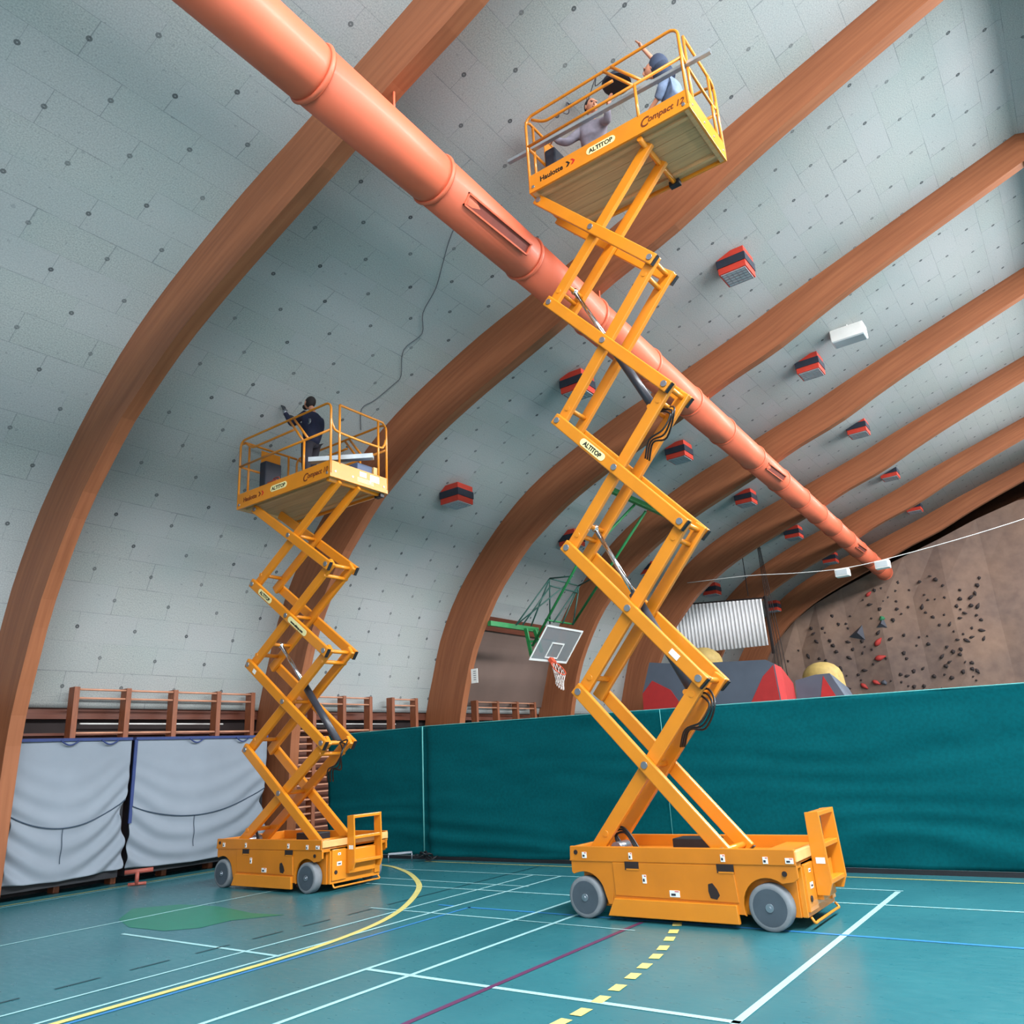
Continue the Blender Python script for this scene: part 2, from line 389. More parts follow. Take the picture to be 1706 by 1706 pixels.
dsh = [(-3.08, 4.52), (-3.07, 4.75), (-3.09, 5.03), (-3.12, 5.31), (-3.16, 5.61), (-3.21, 5.89), (-3.26, 6.18), (-3.33, 6.45), (-3.42, 6.76), (-3.51, 7.03), (-3.61, 7.32), (-3.76, 7.62)]
for i, p in enumerate(dsh):
    q = dsh[min(i + 1, len(dsh) - 1)]; o_ = dsh[max(i - 1, 0)]; d = (Vector(q) - Vector(o_)).normalized() * .075
    fline((p[0] - d.x, p[1] - d.y), (p[0] + d.x, p[1] + d.y), .085, YL, .0042)
fq([(-10.5, 5.95), (-9.9, 5.45), (-9.26, 5.22), (-8.6, 5.25), (-8.34, 5.5), (-8.36, 5.9), (-8.0, 6.35), (-8.5, 6.28), (-9.0, 6.38), (-9.45, 6.44), (-10.11, 6.36)], PT, .0025)
struct('floor', fl, ['floor', 'line_white', 'line_yellow', 'line_blue', 'line_red', 'line_dark', 'patch'])

# left wall: cladding, dark recess, lower wall
xw = -13.5 * K
wl = MB(); wl.box((xw - .25, YB, 0), (xw - .02, YE, 2.35)); wl.box((xw - .25, YB, 2.58), (xw, YE, cut + .01))
wl.box((xw - .02, YB, 2.31), (xw + .13, YE, 2.35))
wl.cur = 1; wl.box((xw - .25, YB, 2.35), (xw - .12, YE, 2.58)); wl.cur = 0
struct('wall_left', wl, ['clad', 'dark'])
bb = MB().box((xw - .02, YB, 0), (xw + .05, YE, .22)); struct('baseboard_left', bb, 'black')  # its black also stands in for the shaded void under the mats
# right wall with glazing band (out of the picture, gives the daylight its place)
xr = 2 * XA - xw
wr = MB(); wr.box((xr, YB, 0), (xr + .25, YE, 2.6)); struct('wall_right', wr, 'wall_plain')
wn = MB(); wn.box((xr + .02, YB, 2.6), (xr + .06, YE, 6.2)); wn.cur = 1
for k in range(21): wn.box((xr - .02, YB + k * 2.45 - .05, 2.6), (xr + .1, YB + k * 2.45 + .05, 6.2))
for z in (2.62, 4.4, 6.15): wn.box((xr - .02, YB, z - .04), (xr + .1, YE, z + .04))
struct('window_1', wn, ['pane', 'frame_grey'])
wn = MB(); mt = Matrix.Translation((3.3, 0, 10.98)) @ Matrix.Rotation(.335, 4, 'Y'); wn.box((-1.0, -7, -.1), (1.0, 33, -.06), mt); wn.cur = 1
for k in range(17): wn.box((-1.05, -7 + 2.5 * k - .04, -.16), (1.05, -7 + 2.5 * k + .04, -.03), mt)
for x in (-1.02, 1.02): wn.box((x - .04, -7, -.16), (x + .04, 33, -.03), mt)
struct('window_2', wn, ['pane', 'frame_grey'])
# gable walls
def gable(name, y0, y1, mt):
    poly = [(p.x, p.z) for p in EXF] + [(p.x, p.z) for p in RX] + [(RX[-1].x, 0)]
    g = MB(); g.prism(poly, y0, y1); struct(name, g, mt)
gable('wall_end', YE, YE + .3, 'wall_dark'); gable('wall_back', YB - .3, YB, 'wall_plain')
# recessed taupe panel and timber fascia low on the left wall, between the third and fourth arches
def lining(z0, z1, off):
    P = [p for p in EX if z0 < p.z < z1]; f = lambda z: next(a.x + (b.x - a.x) * (z - a.z) / (b.z - a.z) for a, b in zip(EX, EX[1:]) if a.z <= z <= b.z)
    P = [(f(z0), z0)] + [(p.x, p.z) for p in P] + [(f(z1), z1)]
    return [(x + off, z) for x, z in P] + [(x + .005, z) for x, z in P[::-1]]
t1 = MB(); t1.prism(lining(2.95, 4.86, .06), ARCH_Y[2] + .2, ARCH_Y[3]); struct('trim_1', t1, 'taupe')
t2 = MB(); t2.prism(lining(4.86, 5.2, .12), ARCH_Y[2] + .2, ARCH_Y[3]); struct('trim_2', t2, 'clad')

# ---------------------------------------------------------------- laminated arches
def resample(P, n):
    L = [0]
    for a, b in zip(P, P[1:]): L.append(L[-1] + (b - a).length)
    out = []; j = 0
    for i in range(n + 1):
        t = L[-1] * i / n
        while j < len(L) - 2 and L[j + 1] < t: j += 1
        out.append(P[j].lerp(P[j + 1], (t - L[j]) / (L[j + 1] - L[j])))
    return out
def arch_mesh():
    bm = bmesh.new(); uv = bm.loops.layers.uv.new('UVMap'); N = 46
    A = resample(EXF, N); B = resample(INF, N)
    mir = lambda P: [Vector((2 * XA - p.x, 0, p.z)) for p in P[::-1]][1:]
    A = A + mir(A); B = B + mir(B); th = .205; s = 0
    vs_ = [[bm.verts.new((p.x, y, p.z)) for p in P] for P in (A, B) for y in (0, th)]
    a0, a1, b0, b1 = vs_
    for i in range(len(A) - 1):
        ds = ((A[i + 1] - A[i]).length + (B[i + 1] - B[i]).length) / 2; dp = (A[i] - B[i]).length; dq = (A[i + 1] - B[i + 1]).length
        for q, t in (((a0[i], a0[i + 1], b0[i + 1], b0[i]), ((s, dp), (s + ds, dq), (s + ds, 0), (s, 0))),
                     ((a1[i + 1], a1[i], b1[i], b1[i + 1]), ((s + ds, dq + 3), (s, dp + 3), (s, 3), (s + ds, 3))),
                     ((b0[i], b0[i + 1], b1[i + 1], b1[i]), ((s, 7), (s + ds, 7), (s + ds, 7.2), (s, 7.2))),
                     ((a0[i + 1], a0[i], a1[i], a1[i + 1]), ((s + ds, 8), (s, 8), (s, 8.2), (s + ds, 8.2)))):
            f = bm.faces.new(q)
            for lp, c in zip(f.loops, t): lp[uv].uv = c
        s += ds
    for q in ((a0[0], b0[0], b1[0], a1[0]), (a0[-1], a1[-1], b1[-1], b0[-1])): bm.faces.new(q)
    bmesh.ops.recalc_face_normals(bm, faces=bm.faces)
    me = bpy.data.meshes.new('timber_arch'); bm.to_mesh(me); bm.free(); me.materials.append(M['glulam']); return me
am = arch_mesh()
ordn = ['nearest timber arch, crossing behind the near end of the orange duct, upper left',
        'second timber arch from the camera, rising directly behind the left scissor lift',
        'third timber arch, with a small white notice near its foot',
        'fourth laminated timber arch, standing just behind the basketball backboard',
        'fifth timber arch, its foot beside the large grey and red boulder block',
        'sixth laminated timber arch, passing behind the white corrugated panel',
        'seventh laminated timber arch, second to last before the climbing wall',
        'farthest laminated timber arch, directly in front of the climbing wall']
for i, y in enumerate(ARCH_Y):
    o = bpy.data.objects.new('timber_arch', am); COL.objects.link(o); o.location = (0, y, 0); tag(o, ordn[i], 'arch', 'laminated timber arches')

# white notice on the third arch
p = hs(-11.95, 14.8, 3.35)
nt = MB().box((-.1, -.012, -.17), (.1, 0, .17)); nt.cur = 1
for k in range(5): nt.box((-.03, -.014, .1 - k * .05), (.05, -.012, .115 - k * .05))
nto = nt.build('notice_sheet', ['white', 'hold_grey'], loc=(-12.12, ARCH_Y[2], 3.5)); tag(nto, 'white paper notice fixed to the foot of the third timber arch', 'notice')

# ---------------------------------------------------------------- teal dividing curtain
def curtain():
    bm = bmesh.new(); nx, nz = 260, 40; x0, x1 = -12.4, 9.0; V = []
    rnd = random.Random(3)
    from mathutils import noise as N
    for i in range(nx + 1):
        x = x0 + (x1 - x0) * i / nx; zt = 2.17 - max(0, (x + 9.8)) * .0165; y = 10.7 + (.09 if x < -9.8 else 0)
        row = []
        for j in range(nz + 1):
            t = j / nz; z = .05 + (zt - .05) * t
            k = (1 - t) ** 1.5
            dy = .035 * k * math.sin(z * 19 + 2.2 * N.noise(Vector((x * .45, z * 1.2, 1))) * 3) * (.5 + N.noise(Vector((x * .3, z, 5)))) + .03 * N.noise(Vector((x * .7, z * 2.5, 2))) + .012 * N.noise(Vector((x * 2.2, z * 5, 8)))
            seam = math.exp(-((x + 9.79) / .06) ** 2) * -.05
            row.append(bm.verts.new((x, y + dy - seam, z)))
        V.append(row)
    for i in range(nx):
        for j in range(nz):
            f = bm.faces.new((V[i][j], V[i + 1][j], V[i + 1][j + 1], V[i][j + 1])); f.smooth = True
    me = bpy.data.meshes.new('curtain_cloth'); bm.to_mesh(me); bm.free(); me.materials.append(M['curtain'])
    root = thing('dividing_curtain', 'long teal fabric curtain dividing the hall behind both scissor lifts', 'curtain', (-2, 10.7, 0))
    o = bpy.data.objects.new('curtain_cloth', me); COL.objects.link(o); o.parent = root; o.matrix_parent_inverse = Matrix.Translation(-base_of(root))
    so = o.modifiers.new('thickness', 'SOLIDIFY'); so.thickness = .012
    h = MB(); P = [(x0 + (x1 - x0) * i / 40, 10.69 + (.09 if x0 + (x1 - x0) * i / 40 < -9.8 else 0), 2.175 - max(0, (x0 + (x1 - x0) * i / 40 + 9.8)) * .0165) for i in range(41)]
    h.tube(P, .007, 6); h.build('top_hem', 'curtain_hem', root)
    for sx, a in ((-9.79, .02), (-5.17, .008)):
        c = MB(); zt = 2.17 - max(0, (sx + 9.8)) * .0165; c.tube([(sx, 10.64, .1), (sx + .005, 10.64, 1), (sx, 10.66, zt)], a * .6, 6); c.build('seam_cord', 'curtain_hem', root)
    b = MB().box((x0, 10.66, .0), (x1, 10.74, .045)); b.build('gap_shade_strip', 'black', root)  # black strip painted in for the shaded gap under the curtain
curtain()

# ---------------------------------------------------------------- wall bars
def wall_bars(ys, label, full=True, top=3.03):
    x = -13.1 * K; ys = [v * K for v in ys]
    r = thing('wall_bars', label, 'wall bars', (x, (ys[0] + ys[-1]) / 2, 0), 'wall bars along the left wall')
    zt = 1.55 + (top - 1.55) * K
    for y in ys: MB().box((x - .16, y - .045, 0), (x + .03, y + .045, zt)).build('post', 'wood_bar', r, bevel=.006)
    for a, b in zip(ys, ys[1:]):
        zs = [zt - .04, zt - .18, 2.33] + [2.2 - k * .135 for k in range(15)]
        for z in zs:
            MB().tube([(x, a + .03, z), (x, b - .03, z)], .018, 8).build('rung', 'rung', r)
wall_bars([3.5, 4.4, 5.27], 'wall bars at the far left end of the left wall, beyond the picture edge side')
wall_bars([6.2, 7.05, 7.9, 8.76, 9.5], 'wooden wall bars above the pale grey mat cover, left of the left scissor lift')
wall_bars([10.35, 11.0, 11.81, 12.58], 'wooden wall bars right behind the left scissor lift, ladder reaching down to the floor')
wall_bars([13.28, 14.06], 'narrow single-bay wooden wall bars between the left scissor lift and the third arch')
wall_bars([16.35, 17.25, 18.15, 19.0], 'far wooden wall bars seen over the curtain below the basketball hoop')
# white rod lying in the recess behind the bars
rd = MB(); rd.tube([(xw + .06, 6.6, 2.5), (xw + .06, 9.3, 2.49)], .014, 8); tag(rd.build('white_pole', 'white'), 'long thin white pole lying in the recess behind the left wall bars', 'pole')
rd = MB(); rd.tube([(xw + .06, 11.4, 2.49), (xw + .06, 14.0, 2.48)], .012, 8); tag(rd.build('white_pole', 'white'), 'thin white pole in the recess behind the wall bars right of the left lift', 'pole')
# small bottle on the ledge
bt = MB(); bx_ = xw + .08; bt.tube([(bx_, 13.0, 2.35), (bx_, 13.0, 2.55), (bx_, 13.0, 2.59)], [.04, .04, .018], 12); bt.cur = 1; bt.tube([(bx_, 13.0, 2.59), (bx_, 13.0, 2.64)], .02, 10)
tag(bt.build('spray_can', ['steel', 'black']), 'small silver spray can standing on the ledge of the wall bars', 'can')

# ---------------------------------------------------------------- crash mat cover
def mat_cover(ya, yb, label, first):
    from mathutils import noise as N
    X = -12.72 * K; ya *= K; yb *= K; yc = ya + (yb - ya) * .44; W2 = (yb - ya) / 2
    root = thing('crash_mat', label, 'crash mat', (X - .2, (ya + yb) / 2, 0), 'crash mats leaning on the left wall')
    MB().box((X - .42, ya + .03, .12), (X - .1, yb - .03, 2.2)).build('foam_block', 'black', root)
    bm = bmesh.new(); ny, nz = 90, 90; V = []
    for i in range(ny + 1):
        u = i / ny; y = ya + (yb - ya) * u; a = (y - yc) / W2; row = []
        for j in range(nz + 1):
            t = j / nz; z = 2.2 - (2.2 - .19 - .05 * abs(a)) * t
            ph = (z + .0) - .42 * a * a      # contours hang in a U
            amp = .0 if t < .12 else min(1, (t - .12) * 1.4)
            edge = .35 + .9 * abs(a)
            d = amp * edge * .035 * math.sin(ph * 20 + 1.3 * N.noise(Vector((y * .9, z * .8, 3))) * 2) + .05 * amp * (1 - a * a * .6) + .02 * N.noise(Vector((y, z, 1)))
            pull = .06 * max(0, 1 - abs(z - 1.05) / .35) * (a ** 6)
            row.append(bm.verts.new((X - .05 + d, y - math.copysign(pull, a), z)))
        V.append(row)
    for i in range(ny):
        for j in range(nz):
            f = bm.faces.new((V[i][j], V[i][j + 1], V[i + 1][j + 1], V[i + 1][j])); f.smooth = True
    me = bpy.data.meshes.new('cover'); bm.to_mesh(me); me.materials.append(M['fabric'])
    pts = [(V[i][j].co.x + .014, V[i][j].co.y, .93 + .3 * ((V[i][j].co.y - yc) / W2) ** 2) for i in range(0, ny + 1, 3) for j in [min(range(nz + 1), key=lambda q: abs(V[i][q].co.z - (.93 + .3 * ((V[i][q].co.y - yc) / W2) ** 2)))]]
    ic = int(ny * .44); vp = [(V[ic][j].co.x + .012, V[ic][j].co.y, V[ic][j].co.z) for j in range(0, nz + 1) if .42 < V[ic][j].co.z < .93]
    bm.free()
    o = bpy.data.objects.new('cover', me); COL.objects.link(o); o.parent = root; o.matrix_parent_inverse = Matrix.Translation(-base_of(root))
    o.modifiers.new('thickness', 'SOLIDIFY').thickness = .015
    MB().tube(pts, .009, 6).build('seam_cord', 'cord', root); MB().tube(vp, .006, 6).build('seam_cord', 'cord', root)
    MB().box((X - .44, ya, 2.19), (X - .02, yb, 2.235)).build('top_band', 'navy', root)
    if first:
        MB().box((X - .045, ya - .02, .9), (X - .02, ya + .03, 2.2)).build('side_band', 'navy', root)
    for f in (.42, .78):
        y = ya + (yb - ya) * f; MB().tube([(X + .0, y - .14 + .28 * k / 12, 2.2 - .07 * math.sin(PI * k / 12)) for k in range(13)], .012, 6).build('strap_loop', 'navy', root)
mat_cover(7.06, 9.62, 'pale grey-blue crash mat cover standing behind the left scissor lift, sagging in folds', True)
mat_cover(5.3, 7.0, 'pale grey-blue crash mat cover at the far left, nearest the camera', False)
# red steel foot at the left edge, small blue tag on the baseboard, floor stand and rope tangle by the curtain
rf = MB(); rf.tube([(-12.65, 7.2, .02), (-12.65, 7.2, .2)], .03, 10); rf.tube([(-12.72, 7.1, .025), (-12.58, 7.32, .025)], .025, 10); rf.tube([(-12.75, 7.05, .2), (-12.55, 7.4, .21)], .035, 10)
tag(rf.build('pipe_stand', 'redsteel'), 'rusty red pipe stand on the floor below the pale mat cover', 'stand')
sf = MB(); sf.beam((-10.15, 10.15, .14), (-9.9, 10.45, .14), .03, .04, side=(0, 0, 1))
for c in ((-10.15, 10.15), (-9.9, 10.45)): sf.tube([(c[0], c[1], .0), (c[0], c[1], .15)], .01, 6)
tag(sf.build('floor_trestle', 'steel'), 'low grey steel trestle on the floor before the curtain', 'trestle')
tg = MB(); rnd = random.Random(5)
for k in range(6):
    c = Vector((-9.6 + rnd.uniform(-.12, .14), 10.46 + rnd.uniform(-.08, .06), .04 + .02 * k)); r_ = rnd.uniform(.05, .1)
    tg.tube([c + Vector((math.cos(t) * r_, math.sin(t) * r_ * .8, .02 * math.sin(2 * t + k) + .0)) for t in [2 * PI * i / 14 for i in range(14)]], .011, 6, closed=True)
tag(tg.build('rope_coil', 'black'), 'tangle of dark rope lying at the foot of the curtain seam', 'rope')

# ---------------------------------------------------------------- orange air duct
def duct():
    root = thing('air_duct', 'huge orange round air duct hanging under the roof along the hall', 'air duct', (-5.2, 12, 8.3))
    z = 8.3; R = .316; cx = lambda y: -4.886 - .041 * y; ys = [1.0714 * v for v in (1.9, 3.8, 5.6, 7.48, 9.33, 11.29, 13.21, 15.1, 17.15, 19.23, 21.2, 23.2, 25.1, 27.1, 29.0, 31, 32.8, 34.2)]
    prev = -1.0
    for y in ys:
        MB().tube([(cx(prev), prev, z), (cx(y - .09), y - .09, z), (cx(y), y, z)], [R, R, R - .012], 40).build('duct_section', 'duct', root)
        MB().tube([(cx(y - .03), y - .03, z), (cx(y), y, z), (cx(y + .03), y + .03, z)], [R + .006, R + .024, R + .006], 40).build('clamp_ring', 'duct', root)
        prev = y
    for yv in (.2, 7.0, 19.35, 30.1):     # rectangular outlets on the side facing the court
        ang = -.62; L = .66; fr = MB(); n = Vector((math.cos(ang), 0, math.sin(ang))); t = Vector((-n.z, 0, n.x)); c = Vector((cx(yv), yv, z)) + n * (R + .015)
        hw = .075
        for a, b in (((-L, -hw), (L, -hw)), ((-L, hw), (L, hw)), ((-L, -hw), (-L, hw)), ((L, -hw), (L, hw))):
            fr.beam(c + Vector((0, a[0], 0)) + t * a[1], c + Vector((0, b[0], 0)) + t * b[1], .02, .05, ext=.01, side=tuple(t if a[1] == b[1] else (0, 1, 0)))
        f = fr.build('outlet_frame', 'duct', root)
        g = MB(); mt = Matrix((( 0, t.x, n.x, c.x), (1, 0, 0, c.y), (0, t.z, n.z, c.z), (0, 0, 0, 1))); g.box((-L, -hw, -.015), (L, hw, -.002), mt); g.build('outlet_grille', 'duct_in', f)
    for y in ARCH_Y:
        x = cx(y + .1)
        for s_ in (.1, -.1): MB().tube([(x + s_, y + .1, z + .27), (x + s_, y + .1, in_z(x + s_))], .014, 8).build('hanger', 'duct', root)
duct()

# ---------------------------------------------------------------- ceiling lamps (red boxes with a dark band)
def lamp_proto(label, grp):
    r = thing('ceiling_lamp', label, 'ceiling lamp', (0, 0, 0), grp); a = .26; h = .21
    b = MB(); b.box((-a, -a, -h), (a, a, -h + .13)); b.box((-a, -a, h - .13), (a, a, h)); b.build('housing', 'lamp_red', r, bevel=.008)
    MB().box((-a - .012, -a - .012, -h + .13), (a + .012, a + .012, h - .13)).build('vent_band', 'band', r)
    g = MB(); g.box((-a + .03, -a + .03, -h - .012), (a - .03, a - .03, -h + .002)); gl = g.build('glass_cover', 'diffuser', r)
    q = MB()
    for k in range(6): q.box((-a + .04 + k * .088, -a + .03, -h - .02), (-a + .048 + k * .088, a - .03, -h - .012)); q.box((-a + .03, -a + .04 + k * .088, -h - .02), (a - .03, -a + .048 + k * .088, -h - .012))
    q.build('wire_guard', 'steel', gl)
    MB().tube([(0, 0, h), (0, 0, .8)], .018, 8).build('stem', 'steel', r)
    return r
def copy_tree(o, parent=None):
    c = o.copy(); COL.objects.link(c); c.parent = parent
    for ch in [q for q in PROTO_CH[o.name]]: copy_tree(ch, c)
    return c
PROTO_CH = {}
rows = [('low', [(-10.2, 12.35, 6.99), (-10.36, 17.25, 6.98), (-10.59, 22.15, 7.0), (-10.5, 27.0, 6.95), (-9.95, 31.95, 6.82)]),
        ('middle', [(-6.99, 12.35, 8.52), (-7.07, 17.25, 8.52), (-7.19, 22.15, 8.5), (-7.32, 27.05, 8.41), (-7.41, 31.95, 8.35)]),
        ('high', [(-3.55, 12.35, 9.68), (-3.68, 17.25, 9.67), (-3.79, 22.15, 9.72), (-3.96, 27.05, 9.74), (-4.1, 31.95, 9.7)])]
where = ['between the second and third arches', 'between the third and fourth arches', 'between the fourth and fifth arches', 'between the fifth and sixth arches', 'between the sixth and seventh arches']
lp = lamp_proto('x', 'red and black ceiling lamps'); PROTO_CH[lp.name] = list(lp.children)
for ch in lp.children_recursive: PROTO_CH[ch.name] = list(ch.children)
first = True
for rn, pts in rows:
    for i, p in enumerate(pts):
        o = lp if first else copy_tree(lp); first = False; o.location = Vector((0, 0, 1.55)) + (Vector(hs(*p)) - Vector((0, 0, 1.55))) * 1.022
        o['label'] = 'red ceiling lamp with dark band, %s of three, %s' % ({'low': 'lowest', 'middle': 'middle', 'high': 'highest'}[rn], where[i])
        st = [c for c in o.children if c.name.startswith('stem')][0]
        st.data = st.data.copy(); top = ceil_z(o.location.x) - o.location.z
        for v in st.data.vertices:
            if v.co.z > .5: v.co.z = top
wbx = hs(-2.75, 17.25, 10.12); wb = thing('white_fixture', 'white box lamp hanging alone near the right edge below the roof', 'ceiling lamp', wbx)
MB().box((wbx[0] - .36, wbx[1] - .2, wbx[2] - .15), (wbx[0] + .36, wbx[1] + .2, wbx[2] + .15)).build('housing', 'white', wb, bevel=.02)
MB().box((wbx[0] - .33, wbx[1] - .17, wbx[2] - .165), (wbx[0] + .33, wbx[1] + .17, wbx[2] - .148)).build('diffuser', 'diffuser', wb)
MB().tube([(wbx[0], wbx[1], wbx[2] + .15), (wbx[0], wbx[1], ceil_z(wbx[0]))], .02, 8).build('stem', 'white', wb)

# loose cable clipped along the boards, and a bent hook left in the ceiling
cab = MB(); cpts = [(-6.2, 7.8), (-6.56, 8.0), (-6.94, 8.27), (-7.35, 8.56), (-7.83, 8.77), (-8.16, 9.1), (-8.59, 9.08), (-9.05, 9.49), (-9.27, 9.51), (-9.68, 9.45), (-9.94, 9.35), (-10.3, 9.67)]
cab.tube(curve_pts([(x, y, ceil_z(x) - .015) for x, y in cpts], 4), .006, 6); tag(cab.build('loose_cable', 'hold_grey'), 'thin grey cable wandering down the ceiling boards above the left lift', 'cable')

# ---------------------------------------------------------------- basketball hoop with its green swing frame
def hoop():
    r = thing('basketball_hoop', 'basketball backboard with orange rim on a green steel wall frame, swung up', 'basketball hoop', (-11.1, 17.2, 4.2))
    y0, y1 = ARCH_Y[2] + .1, ARCH_Y[3] + .05
    MB().beam((-11.75, y0 + .1, 4.75), (-11.75, 17.4, 4.77), .1, .12, side=(1, 0, 0)).build('lower_beam', 'green', r)
    MB().beam((-8.2, y0 + .1, 7.42), (-8.2, y1 - .1, 7.46), .1, .13, side=(1, 0, 0)).build('upper_beam', 'green', r)
    F = MB(); F.tube([(-11.4, 16.6, 4.24), (-10, 16.78, 6.11), (-8.3, 17.0, 7.4)], .035, 8); F.tube([(-11.4, 18.64, 4.99), (-8.3, 17.58, 7.35)], .035, 8)
    F.tube([(-11.2, 17.0, 4.93), (-11.35, 18.6, 4.99)], .025, 8); F.build('swing_arm', 'green', r)
    G = MB(); A = (-11, 17.03, 6.0); B = (-11, 18.47, 6.0); B2 = (-11, 18.42, 5.8); A2 = (-11, 17.05, 5.8)
    for a, b in ((A, B), (A2, B2), (B, B2), (A, (-11.55, 16.15, 4.76)), (A, (-11.5, 16.75, 4.78)), (A, (-11.4, 17.5, 4.9)), (A2, (-11.45, 16.3, 4.76)), (B, (-11.2, 17.37, 4.9)), (B, (-11.2, 17.8, 4.9)), (B2, (-11.3, 18.5, 4.95)), ((-11.55, 16.15, 4.76), (-10.6, 17.4, 5.9)), (A, (-10.2, 16.9, 5.9)), (B, (-9.8, 18.1, 6.2))):
        G.tube([a, b], .02, 6)
    G.build('lattice_frame', 'green_dark', r)
    P = MB(); P.beam((-11.5, 16.5, 4.7), (-11.4, 16.55, 3.95), .05, .09, side=(0, 1, 0)); P.beam((-11.5, 16.9, 4.7), (-11.35, 16.95, 4.1), .05, .09, side=(0, 1, 0)); P.beam((-11.42, 16.5, 4.35), (-11.4, 16.95, 4.4), .05, .06, side=(0, 0, 1)); P.build('pivot_bracket', 'green', r)
    TL, TR, BR, BL = Vector((-10.8, 16.43, 4.67)), Vector((-10.8, 18.13, 4.67)), Vector((-11.36, 18.08, 3.91)), Vector((-11.36, 16.38, 3.9))
    n = (TR - TL).cross(BL - TL).normalized()
    if n.x < 0: n = -n
    pn = MB(); b0 = len(pn.v); pn.v += [tuple(q + n * d) for d in (-.006, .006) for q in (TL, TR, BR, BL)]
    for q in ((0, 1, 2, 3), (7, 6, 5, 4), (0, 4, 5, 1), (1, 5, 6, 2), (2, 6, 7, 3), (3, 7, 4, 0)): pn.face(q)
    bd = pn.build('backboard', 'board_glass', r)
    def at(u, v): return TL.lerp(TR, u).lerp(BL.lerp(BR, u), v) + n * .012
    bo = MB()
    for a, b in (((0, 0), (1, 0)), ((1, 0), (1, 1)), ((1, 1), (0, 1)), ((0, 1), (0, 0)), ((.36, .46), (.68, .46)), ((.68, .46), (.68, .9)), ((.68, .9), (.36, .9)), ((.36, .9), (.36, .46))):
        bo.beam(at(*a), at(*b), .05 if a[0] in (0, 1) and b[0] in (0, 1) else .035, .012, ext=.02, side=tuple((at(*b) - at(*a)).cross(n)))
    bo.build('white_border', 'white', bd)
    c0 = at(.52, .93); dn = (BL - TL).normalized(); dr = (n + dn * .25).normalized(); side = (TR - TL).normalized(); cc = c0 + dr * .36
    rim = MB(); rim.tube([cc + (dr * math.cos(t) + side * math.sin(t)) * .225 for t in [2 * PI * i / 24 for i in range(24)]], .014, 8, closed=True)
    rim.beam(c0, c0 + dr * .16, .16, .1, side=tuple(side)); rm = rim.build('rim', 'rimorange', r)
    nb = MB(); down = Vector((0, 0, -1)); N_ = 12
    ring = lambda k, rr, d: cc + (dr * math.cos(2 * PI * k / N_) + side * math.sin(2 * PI * k / N_)) * rr + down * d
    lv = [(.225, 0), (.19, .12), (.15, .24), (.13, .36), (.14, .45)]
    for q in range(len(lv) - 1):
        for k in range(N_):
            for s_ in (.5, -.5):
                nb.tube([ring(k + q * .5, *lv[q]), ring(k + q * .5 + s_, *lv[q + 1])], .008, 4, cap=False)
    nb.build('net', 'net', rm)
hoop()

